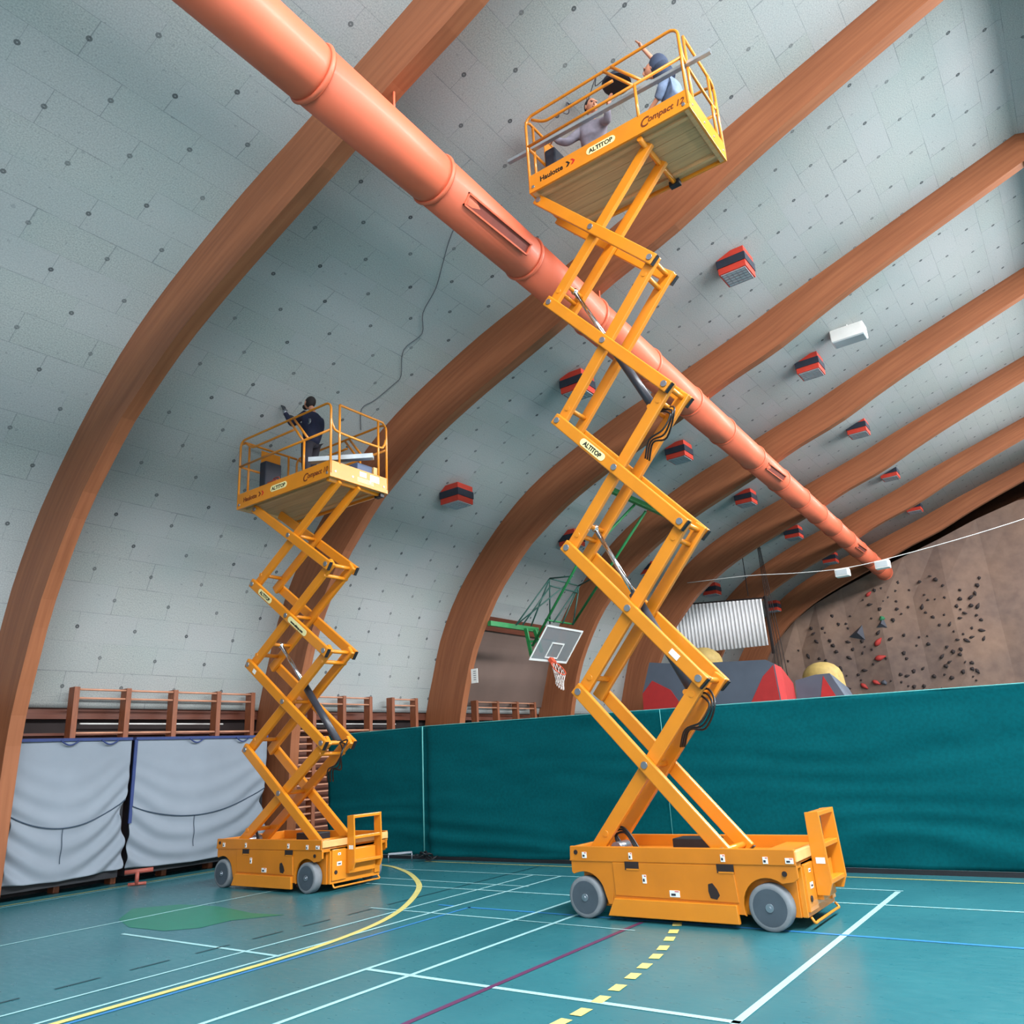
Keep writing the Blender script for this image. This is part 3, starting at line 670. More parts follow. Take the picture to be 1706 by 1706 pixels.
# ---------------------------------------------------------------- scissor lifts
def arcpoly(cx, cz, r, a0, a1, n=12): return [(cx + r * math.cos(a0 + (a1 - a0) * i / n), cz + r * math.sin(a0 + (a1 - a0) * i / n)) for i in range(n + 1)]
def lift(label, cx0, L, y0, W, px0, px1, zb, zr, lv, cyl, model, stickers):
    root = thing('scissor_lift', label, 'scissor lift', (cx0 + L / 2, y0 + W / 2, 0), 'yellow scissor lifts'); y1 = y0 + W
    ch = MB(); X = lambda u: cx0 + u; D = 1e-3
    # main tray: side rails, deck plate, end bars
    ch.box((X(0), y0, .53), (X(L), y0 + .045, .66)); ch.box((X(0), y1 - .045, .53), (X(L), y1, .66))
    ch.box((X(0), y0, .53), (X(.05), y1, .655)); ch.box((X(.04), y0 + .04, .5), (X(L - .01), y1 - .04, .545))
    ch.box((X(L - .42), y0 + .04, .5), (X(L - .02), y1 - .04, .6)); ch.box((X(.06), y0 + .14, .1), (X(L - .06), y1 - .14, .53))
    cs = ch.build('chassis_frame', 'yellow_deep', root, bevel=.006)
    st = MB(); st.box((X(L - .03), y0 + .01, .56), (X(L + .015), y1 - .01, .645)); st.build('end_step', 'lit_step_box', cs, bevel=.006)
    bt_ = MB(); bt_.box((X(.8), y1 - .42, .546), (X(1.25), y1 - .15, .66)); bt_.build('battery_box', 'black', cs, bevel=.01)
    ww = (X(.14), X(2.0)); R = .19
    poly = [(X(0), .53), (X(.0), .42)] + [(X(.02), .40), (X(.05), .41)]
    poly += [p for p in arcpoly(X(.14), .19, .235, math.radians(100), math.radians(28), 8)]
    poly += [(X(.40), .14), (X(.45), .14), (X(.46), .24), (X(.46), .12), (X(1.76), .12)]
    poly += arcpoly(X(2.0), .19, .235, math.radians(200), math.radians(55), 12) + [(X(L - .04), .40), (X(L), .43), (X(L), .53)]
    for ya, yb, o_ in ((y0 + .012, y0 + .14, -1), (y1 - .14, y1 - .012, 1)):
        sd = MB(); sd.prism(poly, ya if o_ < 0 else yb - .03, ya + .03 if o_ < 0 else yb); sdo = sd.build('side_panel', 'yellow_deep', root, bevel=.004)
        yo = y0 if o_ < 0 else y1; s = -o_
        q = lambda a, b: (min(yo + s * a, yo + s * b), max(yo + s * a, yo + s * b))
        e = q(.0, .02); dr = MB(); dr.prism([(X(.48), .52), (X(1.71), .52), (X(1.73), .215), (X(.49), .225)], *e); dro = dr.build('door', 'yellow_deep', sdo, bevel=.005)
        e = q(-.02, .02); sk = MB(); sk.prism([(X(.48), .2), (X(1.71), .2), (X(1.72), .045), (X(.40), .045)], *e); sk.build('skirt', 'yellow', sdo, bevel=.006)
        e = q(-.004, .004)
        for a, b in ((.62, .77), (1.56, 1.72)):
            MB().box((X(a), e[0], .455), (X(b), e[1], .53)).build('dark_opening', 'dark', sdo); MB().box((X(a) + .015, e[0] - .003, .455), (X(b), e[1] + .003, .468)).build('slot_lip', 'yellow', sdo)
        MB().prism([(X(1.46), .36), (X(1.5), .37), (X(1.54), .32), (X(1.56), .27), (X(1.53), .235), (X(1.47), .245), (X(1.455), .3)], *e).build('dark_opening', 'dark', sdo)
        MB().disc((X(2.17), (e[0] + e[1]) / 2, .465), .022, .01, n=16).build('dark_opening', 'dark', sdo); MB().disc((X(.07), (e[0] + e[1]) / 2 - .001 * s, .605), .022, .012, n=16).build('dark_opening', 'dark', sdo)
        e = q(-.006, .0); 
        for a, z, w_, h_ in ((.17, .58, .05, .055), (.69, .58, .035, .06), (1.63, .58, .04, .06), (2.02, .57, .045, .055), (2.23, .57, .07, .045), (.82, .38, .04, .075), (1.12, .265, .1, .055)):
            lb = MB(); lb.cur = 0; lb.box((X(a) - w_ / 2, e[0], z - h_ / 2), (X(a) + w_ / 2, e[1], z + h_ / 2))
            lb.cur = 1; f0 = e[0] - .0015 if o_ < 0 else e[1]; lb.box((X(a) - w_ * .35, f0, z - h_ * .3), (X(a) + w_ * .1, f0 + .0015, z + h_ * .05)); lb.cur = 2; lb.box((X(a) + w_ * .02, f0, z + h_ * .3), (X(a) + w_ * .45, f0 + .0015, z + h_ * .42))
            lb.build('warning_sticker', ['white', 'band', 'red_ink'], sdo)
    for wx in ww:
        for yc in (y0 + .065, y1 - .065):
            s = -1 if yc < y0 + .5 else 1; t = MB(); n = 40
            prof = [(.118, -.062), (.178, -.064), (.19, -.05), (.19, .05), (.178, .064), (.118, .062)]
            b0 = len(t.v)
            for k in range(n):
                a = 2 * PI * k / n
                for rr, yy in prof: t.v.append((wx + rr * math.cos(a), yc + yy, .19 + rr * math.sin(a)))
            m_ = len(prof); t.smooth = True
            for k in range(n):
                for j in range(m_): t.face((b0 + k * m_ + j, b0 + ((k + 1) % n) * m_ + j, b0 + ((k + 1) % n) * m_ + (j + 1) % m_, b0 + k * m_ + (j + 1) % m_))
            t.smooth = False; wo = thing_part('wheel', root, (wx, yc, .19)); t.build('tyre', 'tyre', wo)
            h = MB(); h.disc((wx, yc, .19), .16, .1, n=32); h.disc((wx, yc + s * .05, .19), .15, .03, n=32); h.cur = 1; h.disc((wx, yc + s * .068, .19), .035, .012, n=16); h.disc((wx, yc + s * .075, .19), .014, .02, n=8)
            h.build('hub', ['rim', 'steel'], wo)
    # end panel with doors
    ep = MB(); ep.box((X(L - .06), y0 + .16, .1), (X(L - .01), y1 - .16, .54)); ep.box((X(L - .02), y0 + .18, .14), (X(L + .012), y0 + .42, .52)); ep.box((X(L - .02), y0 + .44, .2), (X(L + .06), y1 - .3, .5)); ep.box((X(L - .02), y1 - .27, .14), (X(L + .01), y1 - .17, .52))
    epo = ep.build('end_panel', 'yellow', root, bevel=.005)
    q = MB(); q.disc((X(L + .016), y0 + .24, .24), .025, .01, axis='x', n=14); q.build('dark_opening', 'dark', epo)
    for yy, zz, a, b in ((.3, .46, .05, .03), (.3, .34, .08, .05), (W - .22, .3, .07, .05)):
        q = MB(); q.cur = 0; q.box((X(L + .013), y0 + yy - a / 2, zz - b / 2), (X(L + .016), y0 + yy + a / 2, zz + b / 2)); q.cur = 1; q.box((X(L + .016), y0 + yy - a * .3, zz - b * .2), (X(L + .0175), y0 + yy + a * .3, zz + b * .1))
        q.build('warning_sticker', ['white', 'band'], epo)
    bu = MB(); bu.tube(curve_pts([(X(L + .0), y0 + .2, .1), (X(L + .03), y0 + .2, .06), (X(L + .03), y0 + .3, .06), (X(L + .03), y1 - .3, .06), (X(L + .03), y1 - .2, .06), (X(L), y1 - .2, .1)], 3), .012, 8); bu.build('tow_bar', 'yellow', root)
    # entry ladder standing at the right end
    ya, yb = y0 + .37 * W, y0 + .78 * W; ld = thing_part('ladder', root, (X(L), (ya + yb) / 2, .3))
    for yy in (ya, yb):
        p = MB(); p.prism([(X(L + .01), .925), (X(L + .135), .935), (X(L + .16), .34), (X(L + .12), .24), (X(L + .015), .24)], yy - .012, yy + .012); p.build('stile', 'yellow', ld, bevel=.004)
    for z, dx in ((.91, .085), (.645, .09), (.345, .1)):
        p = MB(); p.box((X(L + dx - .045), ya, z - .02), (X(L + dx + .045), yb, z + .02)); p.build('rung', 'yellow', ld, bevel=.006)
    p = MB(); p.box((X(L + .05), ya - .016, .5), (X(L + .13), ya - .0125, .55)); p.build('warning_sticker', 'white', ld)
    # scissor stack
    yn, yf = y0 + .13, y0 + .72     # outer faces of the arm planes
    n_st = len(lv) - 1
    planes = {'outer': (yn + .03, yf - .03), 'inner': (yn + .1, yf - .1)}
    for i in range(n_st):
        (al, ar, az), (bl, br, bz) = lv[i], lv[i + 1]
        for kind, (p0, p1) in (('outer', ((bl, bz), (ar, az))), ('inner', ((al, az), (br, bz)))):
            for yy in planes[kind]:
                a = MB(); a.beam((p0[0], yy, p0[1]), (p1[0], yy, p1[1]), .06, .142, ext=.065); ao = a.build('scissor_arm', 'yellow', root, bevel=.012)
                if kind == 'outer':
                    s = -1 if yy < y0 + .4 else 1; pm = MB(); cxm = (p0[0] + p1[0]) / 2; czm = (p0[1] + p1[1]) / 2
                    for c in (p0, p1, (cxm, czm)): MB().disc((c[0], yy + s * .036, c[1]), .036, .016, n=14).build('pivot_pin', 'steel', ao)
                    ec = MB(); d = Vector((p1[0] - p0[0], 0, p1[1] - p0[1])).normalized(); e = Vector((p1[0], yy, p1[1])) + d * .071; ec.beam(e, e + d * .012, .05, .13); ec.build('end_cap', 'black', ao)
        # cross shafts at the joints of this stage
        for x_, z_, dx, dz in ((al, az, .12, .14), (ar, az, 0, 0), (br, bz, -.12, -.14), ((al + br) / 2, (az + bz) / 2, 0, 0)):
            if i == n_st - 1 and dx < 0: continue
            MB().tube([(x_ + dx, yn + .06, z_ + dz), (x_ + dx, yf - .06, z_ + dz)], .03, 12).build('cross_shaft', 'yellow', root)
    (tl, tr, tz) = lv[-1]
    sh = MB(); sh.tube([(tr, y0 + .05, tz + .02), (tr, y1 - .08, tz + .02)], .035, 12); sh.build('cross_shaft', 'yellow', root)
    MB().box((tr - .07, y1 - .13, tz - .03), (tr + .07, y1 - .05, zb)).build('slide_block', 'black', root)
    # hydraulic cylinders and hoses
    yc = (yn + yf) / 2
    for (a, m_, b) in cyl:
        A = Vector((a[0], yc, a[1])); Mi = Vector((m_[0], yc, m_[1])); B = Vector((b[0], yc, b[1])); Mi = A + (B - A) * ((Mi - A).length / (B - A).length)
        c = MB(); c.tube([Mi, B], .052, 18); c.tube([Mi - (B - A).normalized() * .03, Mi + (B - A).normalized() * .05], .06, 18); co = c.build('hydraulic_cylinder', 'cylinder', root)
        c = MB(); c.tube([A, Mi], .027, 14); c.ball(A, .045); c.build('piston_rod', 'chrome', co)
        
        for Q in (A, B): MB().tube([Q + Vector((0, -.2, 0)), Q + Vector((0, .2, 0))], .028, 12).build('cylinder_shaft', 'yellow', co)
        for k in range(3):
            s_ = .05 * k; hz = MB(); hz.tube(curve_pts([B + Vector((.02, .0, .0)), B + Vector((.16, -.08 + s_, -.08 + s_)), B + Vector((.2 + s_, -.12 - s_, -.16)), B + Vector((.1, -.14 + s_, -.3 - s_ * .6)), B + Vector((-.08, -.12 + s_, -.36)), B + Vector((-.2, -.02 + s_, -.52))], 5), .011, 7)
            hz.build('hose', 'rubber', co)
    hz = MB()
    for k in range(3): hz.tube(curve_pts([(X(.42) + .03 * k, yc - .1, .56), (X(.36), yc - .1, .72 + .03 * k), (X(.5), yc - .14, .76 + .02 * k), (X(.62) + .02 * k, yc - .18, .62), (X(.66), yc - .2, .55)], 5), .011, 7)
    hz.build('hose', 'rubber', root)
    mo = MB(); mo.disc((X(.42), yc - .1, .62), .06, .22, n=16); mo.build('hydraulic_pump', 'steel', root)
    for kind, st_i, f, s, w_, mt in stickers:
        (al, ar, az), (bl, br, bz) = lv[st_i], lv[st_i + 1]; p0 = Vector((bl, 0, bz)); p1 = Vector((ar, 0, az)); c = p0.lerp(p1, f); d = (p1 - p0).normalized(); ang = math.atan2(d.z, d.x); yy = yn - .001
        mt_ = Matrix.Translation((c.x, yy - .003, c.z)) @ Matrix.Rotation(-ang, 4, 'Y'); g = MB()
        rr = .045; pl = []
        for cx_, a0 in ((w_ / 2 - rr, -90), (-w_ / 2 + rr, 90)):
            pl += [(cx_ + rr * math.cos(math.radians(a0 + 180 * k / 8)), rr * math.sin(math.radians(a0 + 180 * k / 8))) for k in range(9)]
        if kind == 'd': pl = [(-w_ / 2, -.03), (w_ / 2, -.03), (w_ / 2, .03), (-w_ / 2, .03)]
        g.prism(pl, -.002, .003); g.v = [tuple(mt_ @ Vector(v)) for v in g.v]; go = g.build('sticker', mt, root)
        if s: text('lettering', s, .075 if len(s) < 9 else .05, (c.x, yy - .0065, c.z) if False else tuple(Vector((c.x, yy - .0065, c.z)) - Vector((-math.sin(ang), 0, math.cos(ang))) * .026), 'ink', go, rot=(PI / 2, -ang, 0), align='CENTER', ext=.001)
    # platform
    pf = thing_part('platform', root, ((px0 + px1) / 2, y0 + W / 2, zb)); T = .265
    d = MB(); d.box((px0, y0, zb), (px1, y0 + .03, zb + T)); d.build('toe_board', 'yellow', pf, bevel=.004)
    d = MB(); d.box((px0, y1 - .03, zb), (px1, y1, zb + T)); d.build('toe_board', 'yellow', pf, bevel=.004)
    d = MB(); d.box((px0, y0 + .03, zb), (px0 + .03, y1 - .03, zb + T)); d.build('toe_board', 'yellow', pf, bevel=.004)
    d = MB(); d.box((px1 - .03, y0 + .03, zb), (px1, y1 - .03, zb + T)); d.build('toe_board', 'yellow', pf, bevel=.004)
    d = MB(); nb_ = 6
    for k in range(nb_):
        ya = y0 + .03 + (W - .06) * k / nb_; d.box((px0 + .03, ya + .003, zb + .045), (px1 - .03, ya + (W - .06) / nb_ - .003, zb + .075))
    d.box((px0 + .03, y0 + .03, zb + .07), (px1 - .03, y1 - .03, zb + .085)); d.build('deck', 'under', pf)
    for x in (px0 + .03, px1 - .08): MB().box((x, y0 + .03, zb), (x + .05, y1 - .03, zb + .045)).build('deck_joist', 'under', pf)
    for yy in (y0 + .14, y1 - .18): MB().box((px0 + .08, yy, zb + .01), (px1 - .08, yy + .045, zb + .045)).build('deck_joist', 'under', pf)
    for x in (px0 + .07, px1 - .07): MB().disc((x, y0 - .004, zb + .07), .022, .012, n=12).build('bolt', 'steel', pf)
    for yy in (y0 + .1, y0 + .45, y1 - .4, y1 - .1): MB().disc((px1 + .003, yy, zb + .1), .016, .01, axis='x', n=10).build('bolt', 'steel', pf)
    r = .0195; zt = zr; zm = zr - .47; zk = zb + T
    def rail(name, pts, sm=0):
        g = MB(); g.tube(pts, r, 10); g.build(name, 'yellow', pf)
    for yy, s in ((y0 + .015, 1), (y1 - .015, -1)):
        c = .12; g = []
        # corner post - top rail - corner post as one bent tube
        rail('guard_rail', [(px0 + .015, yy, zb + .06), (px0 + .015, yy, zt - c)] + [(px0 + .015 + c * (1 - math.cos(a)), yy, zt - c + c * math.sin(a)) for a in (.4, .8, 1.2, PI / 2)] + [(px1 - .015 - c, yy, zt)] + [(px1 - .015 - c * (1 - math.sin(a)) , yy, zt - c * (1 - math.cos(a))) for a in (.4, .8, 1.2, PI / 2)] + [(px1 - .015, yy, zb + .06)])
        rail('mid_rail', [(px0 + .02, yy, zm), (px1 - .02, yy, zm)])
        rail('post', [(px1 - .64, yy, zm), (px1 - .64, yy, zk - .02)])
        rail('brace', [(px1 - .92, yy, zt), (px1 - .54, yy, zm)]); rail('brace', [(px1 - 1.03, yy, zt), (px1 - .66, yy, zm)])
        rail('inner_rail', curve_pts([(px1 - .93, yy + s * .03, zt - .19), (px0 + 1.0, yy + s * .03, zt - .19), (px0 + .45, yy + s * .03, zt - .19), (px0 + .28, yy + s * .03, zt - .17), (px0 + .1, yy + s * .03, zt - .04)], 4))
    for yy in (y0 + .19, y1 - .2):
        rail('post', [(px1 - .015, yy, zt), (px1 - .015, yy, zk - .02)]); rail('post', [(px0 + .015, yy, zt), (px0 + .015, yy, zk - .02)])
    rail('guard_rail', [(px1 - .015, y0 + .19, zt), (px1 - .015, y1 - .1, zt), (px1 - .015, y1 - .03, zt - .07)]); rail('guard_rail', [(px0 + .015, y0 + .02, zt - .06), (px0 + .015, y0 + .12, zt), (px0 + .015, y1 - .02, zt)])
    rail('mid_rail', curve_pts([(px1 - .015, y0 + .02, zt - .3), (px1 - .015, y0 + .06, zt - .4), (px1 - .015, y0 + .2, zm - .0), (px1 - .015, y1 - .22, zm), (px1 - .015, y1 - .08, zt - .42), (px1 - .015, y1 - .03, zt - .3)], 5))
    rail('mid_rail', [(px0 + .015, y0 + .02, zm), (px0 + .015, y1 - .02, zm)])
    g = MB(); g.box((px0 + .03, y0 + .42, zm + .0), (px0 + .04, y0 + .82, zt - .06)); go = g.build('gate_panel', 'yellow', pf)
    g = MB(); g.box((px0 + .05, y0 + .38, zk - .02), (px0 + .22, y0 + .72, zm + .17)); g.build('control_box', 'band', pf, bevel=.025)
    # writing on the near toe board
    yy = y0 - .001; zc = zb + .095
    text('lettering', 'Haulotte', .105, (px0 + .18, yy, zc), 'ink_brown' if model == '10' else 'ink', pf, sx=.95)
    for k, mt in ((0, 'ink'), (1, 'red_ink')):
        g = MB(); x = px0 + .58 + k * .075; z = zc + .0; g.prism([(x, z), (x + .03, z), (x + .065, z + .04), (x + .03, z + .08), (x, z + .08), (x + .035, z + .04)], yy - .002, yy + .001); g.build('chevron_mark', 'ink_brown' if model == '10' and k == 0 else mt, pf)
    g = MB(); a0, a1 = px0 + .89, px0 + 1.3; rr = .052; zc2 = zb + .14; pl = []
    for cx_, s0 in ((a1 - rr, -90), (a0 + rr, 90)): pl += [(cx_ + rr * math.cos(math.radians(s0 + 180 * k / 8)), zc2 + rr * math.sin(math.radians(s0 + 180 * k / 8))) for k in range(9)]
    g.prism(pl, yy - .003, yy + .001); sk = g.build('sticker', 'cream', pf); text('lettering', 'ALTITOP', .085, ((a0 + a1) / 2, yy - .0035, zc2 - .03), 'ink', sk, align='CENTER', ext=.001)
    text('lettering', 'C', .18, (px1 - .64, yy, zb + .06), 'ink_brown', pf, shear=.3, sx=.9); text('lettering', 'ompact ' + model, .115, (px1 - .53, yy, zb + .095), 'ink_brown', pf, shear=.3, sx=.95)
    if model == '10':
        MB().box((px1, y0 + .6, zb + .15), (px1 + .003, y0 + .74, zb + .23)).build('warning_sticker', 'white', pf); MB().box((px1, y0 + .82, zb + .12), (px1 + .003, y0 + 1.02, zb + .23)).build('warning_sticker', 'white', pf)
        for k in range(4): MB().box((px1, y0 + .55, zb + .055 + .02 * k), (px1 + .003, y0 + .9, zb + .065 + .02 * k)).build('warning_stripe', 'cream', pf)
    return root
def thing_part(name, parent, loc):
    o = bpy.data.objects.new(name, None); COL.objects.link(o); o.empty_display_size = .05
    o.parent = parent; o.location = Vector(loc) - base_of(parent); return o

RL_ = lift('taller yellow scissor lift on the right, raised almost to the roof, two workers aboard', -4.70, 2.28, 7.28, 1.14, -4.58, -2.31, 8.60, 9.82,
     [(-4.5, -3.12, .62), (-4.53, -3.14, 2.19), (-4.53, -3.13, 3.80), (-4.52, -3.11, 5.38), (-4.50, -3.09, 7.0), (-4.53, -2.99, 8.56)],
     [((-4.28, 7.2), (-3.93, 6.3), (-3.36, 5.22)), ((-4.3, 4.04), (-3.88, 3.17), (-3.34, 2.08))], '12',
     [('s', 2, .32, 'ALTITOP', .42, 'cream'), ('d', 1, .84, '', .12, 'white')])
LL_ = lift('lower yellow scissor lift on the left, one worker in navy on it', -10.99, 2.30, 7.46, 1.22, -10.93, -8.61, 5.76, 7.0,
     [(-10.68, -8.95, .62), (-10.6, -8.88, 1.9), (-10.62, -8.86, 3.18), (-10.6, -8.84, 4.46), (-10.62, -8.72, 5.73)],
     [((-10.2, 3.45), (-9.75, 2.72), (-8.85, 1.9))], '10',
     [('s', 2, .2, 'ALTITOP', .4, 'cream'), ('s', 2, .66, 'www.altitop.com', .52, 'cream'), ('d', 1, .1, '', .08, 'white')])

# ---------------------------------------------------------------- people
def skin_mesh(name, V, Eg, mtl, parent, sub=2, root=0, extra=None):
    me = bpy.data.meshes.new(name); me.from_pydata([v[:3] for v in V], Eg, []); o = bpy.data.objects.new(name, me); COL.objects.link(o)
    sk = o.modifiers.new('skin', 'SKIN'); sk.use_smooth_shade = True
    for i, v in enumerate(V): me.skin_vertices[0].data[i].radius = (v[3], v[4] if len(v) > 4 else v[3])
    me.skin_vertices[0].data[root].use_root = True
    ss = o.modifiers.new('sub', 'SUBSURF'); ss.levels = sub; ss.render_levels = sub
    dg = bpy.context.evaluated_depsgraph_get(); m2 = bpy.data.meshes.new_from_object(o.evaluated_get(dg)); bpy.data.objects.remove(o)
    if extra:
        bm = bmesh.new(); bm.from_mesh(m2)
        for mb in extra:
            t = bpy.data.meshes.new('t'); t.from_pydata(mb.v, [], mb.f); bm.from_mesh(t)
        for f in bm.faces: f.smooth = True
        bm.to_mesh(m2); bm.free()
    m2.name = name; m2.materials.clear(); m2.materials.append(M[mtl])
    o = bpy.data.objects.new(name, m2); COL.objects.link(o)
    if parent is not None: o.parent = parent; o.matrix_parent_inverse = Matrix.Translation(-base_of(parent))
    return o
def V3(*a): return Vector(a)
def head_parts(c, fwd, up, s=1.0):
    """head with brow, nose, mouth, chin and ears at c, facing fwd"""
    fwd = fwd.normalized(); up = (up - fwd * up.dot(fwd)).normalized(); side = up.cross(fwd)
    R = Matrix((fwd, side, up)).transposed()
    def add(mb, cc, r, fn=None, nu=18, nv=12):
        t = MB(); t.ball((0, 0, 0), *r, nu=nu, nv=nv, fn=fn); b = len(mb.v)
        mb.v += [tuple(c + R @ (Vector(v) + Vector(cc)) * s) for v in t.v]
        for f in t.f: mb.f.append(tuple(b + i for i in f)); mb.mi.append(0); mb.sm.append(True)
    h = MB()
    def shape(d):
        k = 1.0
        if d.z < 0: k *= 1 + .1 * d.z * (1 - max(0, d.x))      # narrower jaw, chin kept forward
        if d.x > .6 and .05 < d.z < .3: k *= .96                 # eye sockets
        return k
    add(h, (0, 0, 0), (.098, .078, .118), shape); add(h, (.072, 0, -.085), (.032, .034, .028))
    add(h, (.104, 0, -.018), (.02, .013, .028), nu=10, nv=8); add(h, (.09, 0, .03), (.02, .055, .012), nu=10, nv=6); add(h, (.094, 0, -.058), (.014, .026, .008), nu=10, nv=6)
    for q in (-1, 1): add(h, (-.005, q * .08, -.01), (.02, .01, .032), nu=10, nv=8)
    e = MB()
    for q in (-1, 1): add(e, (.09, q * .03, .012), (.011, .014, .009), nu=8, nv=6)
    hair = MB(); add(hair, (-.02, 0, .022), (.098, .086, .11))
    return h, e, hair, R, side
def hand(wr, dirn, palmn, s=1.0, curl=.5):
    """palm plus four unequal bent fingers and a side thumb, as skin chains"""
    d = dirn.normalized(); n = (palmn - d * palmn.dot(d)).normalized(); sd = d.cross(n); V = [(*wr, .026 * s, .02 * s), (*(wr + d * .045 * s), .038 * s, .017 * s), (*(wr + d * .085 * s), .04 * s, .014 * s)]; E_ = [(0, 1), (1, 2)]
    for k, L in enumerate((.068, .078, .072, .056)):
        p = wr + d * .08 * s + sd * ((k - 1.5) * .021 * s); i = len(V); V.append((*p, .0095 * s)); E_.append((2, i)); dd = d
        for q in range(3):
            ang = curl * (.35 + .3 * q); dd = (d * math.cos(ang) + n * math.sin(ang)); p = p + dd * L * s * (.42, .33, .25)[q]; V.append((*p, (.0092 - q * .0009) * s)); E_.append((i + q, i + q + 1))
    i = len(V); p = wr + d * .03 * s - sd * .03 * s; V.append((*p, .012 * s)); E_.append((1, i)); t1 = p + (d * .6 - sd * .75 + n * .2).normalized() * .035 * s; t2 = t1 + (d * .9 - sd * .25 + n * .4).normalized() * .028 * s; V.append((*t1, .011 * s)); V.append((*t2, .009 * s)); E_ += [(i, i + 1), (i + 1, i + 2)]
    return V, E_
def person(label, loc, head, hfwd, hup, neck, chest, waist, hips, arms, legs, jacket, trousers, sleeve=.9, hood=None, glove=False, hairc=True, scale=1.0):
    root = thing('person', label, 'person', loc); h, e, hair, R, side = head_parts(head, hfwd, hup, scale)
    # continuous body: torso, neck, arms with hands, legs
    V = [(*hips, .07, .055), (*waist, .07, .055), (*chest, .1, .07), (*neck, .052, .052), (*(neck.lerp(head, .6)), .052, .055)]; E_ = [(0, 1), (1, 2), (2, 3), (3, 4)]
    for sh, el, wr, hd, pn in arms:
        i = len(V); V += [(*sh, .04), (*el, .034), (*wr, .026)]; E_ += [(2, i), (i, i + 1), (i + 1, i + 2)]
        if not glove:
            hv, he = hand(wr, hd, pn, 1.0); j = len(V); V += hv; E_ += [(a + j, b + j) for a, b in he] + [(i + 2, j)]
    for hp, kn, an, toe in legs:
        i = len(V); V += [(*hp, .07), (*kn, .05), (*an, .038)]; E_ += [(0, i), (i, i + 1), (i + 1, i + 2)]
    body = skin_mesh('body', V, E_, 'skin', root, extra=[h])
    def sub(mb, nm, mt, p=body):
        o = mb.build(nm, mt, p); return o
    sub(e, 'eyes', 'black')
    if hood: 
        hb = MB(); hb.ball(head - hfwd.normalized() * .085 + hup.normalized() * .03, .135, .13, .16, nu=18, nv=12, fn=lambda d: 1 + .22 * max(0, d.z) ** 3)
        hb.tube([head - hfwd.normalized() * .1, neck + V3(0, 0, -.02)], [.13, .12], 16); sub(hb, 'hood', hood)
    else: sub(hair, 'hair', 'hair')
    # jacket
    J = [(*(hips - V3(0, 0, .07)), .15, .13), (*waist, .165, .14), (*chest, .2, .155), (*neck.lerp(chest, .25), .09, .085)]; E2 = [(0, 1), (1, 2), (2, 3)]
    for sh, el, wr, hd, pn in arms:
        i = len(J); J += [(*sh, .075), (*el, .058), (*el.lerp(wr, sleeve), .042 if sleeve > .5 else .052)]; E2 += [(2, i), (i, i + 1), (i + 1, i + 2)]
    jk = skin_mesh('jacket', J, E2, jacket, body)
    T_ = [(*(hips + V3(0, 0, .07)), .14, .12)]; E3 = []
    for hp, kn, an, toe in legs:
        i = len(T_); T_ += [(*hp, .108), (*kn, .08), (*an, .066)]; E3 += [(0, i), (i, i + 1), (i + 1, i + 2)]
    skin_mesh('trousers', T_, E3, trousers, body)
    for hp, kn, an, toe in legs:
        skin_mesh('boot', [(*(an + V3(0, 0, .05)), .055), (*an, .055), (*an.lerp(toe, .5), .05, .045), (*toe, .045, .035)], [(0, 1), (1, 2), (2, 3)], 'boots', body)
    if glove:
        for sh, el, wr, hd, pn in arms:
            hv, he = hand(wr, hd, pn, 1.12, .6); g = skin_mesh('glove', hv, he, 'glove', body)
            c = MB(); d = hd.normalized(); c.tube([wr - d * .05, wr + d * .02], [.042, .036], 12); c.build('glove_cuff', 'steel', g)
    return root, body, jk
D = 5.845   # deck of the left lift
pr, body, jk = person('person in navy work jacket and dark trousers reaching up from the left lift', (-9.72, 7.98, D),
    V3(-9.76, 7.98, D + 1.67), V3(-.8, .1, .5), V3(.45, 0, .9), V3(-9.68, 7.98, D + 1.5), V3(-9.66, 7.99, D + 1.3), V3(-9.69, 8.0, D + 1.05), V3(-9.72, 8.0, D + .93),
    [(V3(-9.68, 7.80, D + 1.38), V3(-10.06, 7.86, D + 1.33), V3(-10.34, 7.92, D + 1.68), V3(-.35, .02, 1), V3(-1, 0, -.3)),
     (V3(-9.70, 8.17, D + 1.38), V3(-10.02, 8.25, D + 1.3), V3(-10.3, 8.1, D + 1.55), V3(-.5, -.1, 1), V3(-1, 0, -.3))],
    [(V3(-9.7, 7.9, D + .86), V3(-9.68, 7.87, D + .48), V3(-9.6, 7.86, D + .1), V3(-9.78, 7.86, D + .045)),
     (V3(-9.76, 8.1, D + .86), V3(-9.88, 8.12, D + .48), V3(-9.9, 8.14, D + .1), V3(-10.1, 8.12, D + .045))],
    'jacket_navy', 'trousers_dark', glove=True)
lg = MB(); lg.disc((-9.60, 7.885, D + 1.24), .055, .02, n=16); lg.v = [(x, y - .045, z) for x, y, z in lg.v]; lg.build('back_badge', 'steel', jk)
mk = MB(); mk.ball((-9.87, 7.98, D + 1.63), .035, .055, .045); mk.build('dark_beard', 'hair', body)

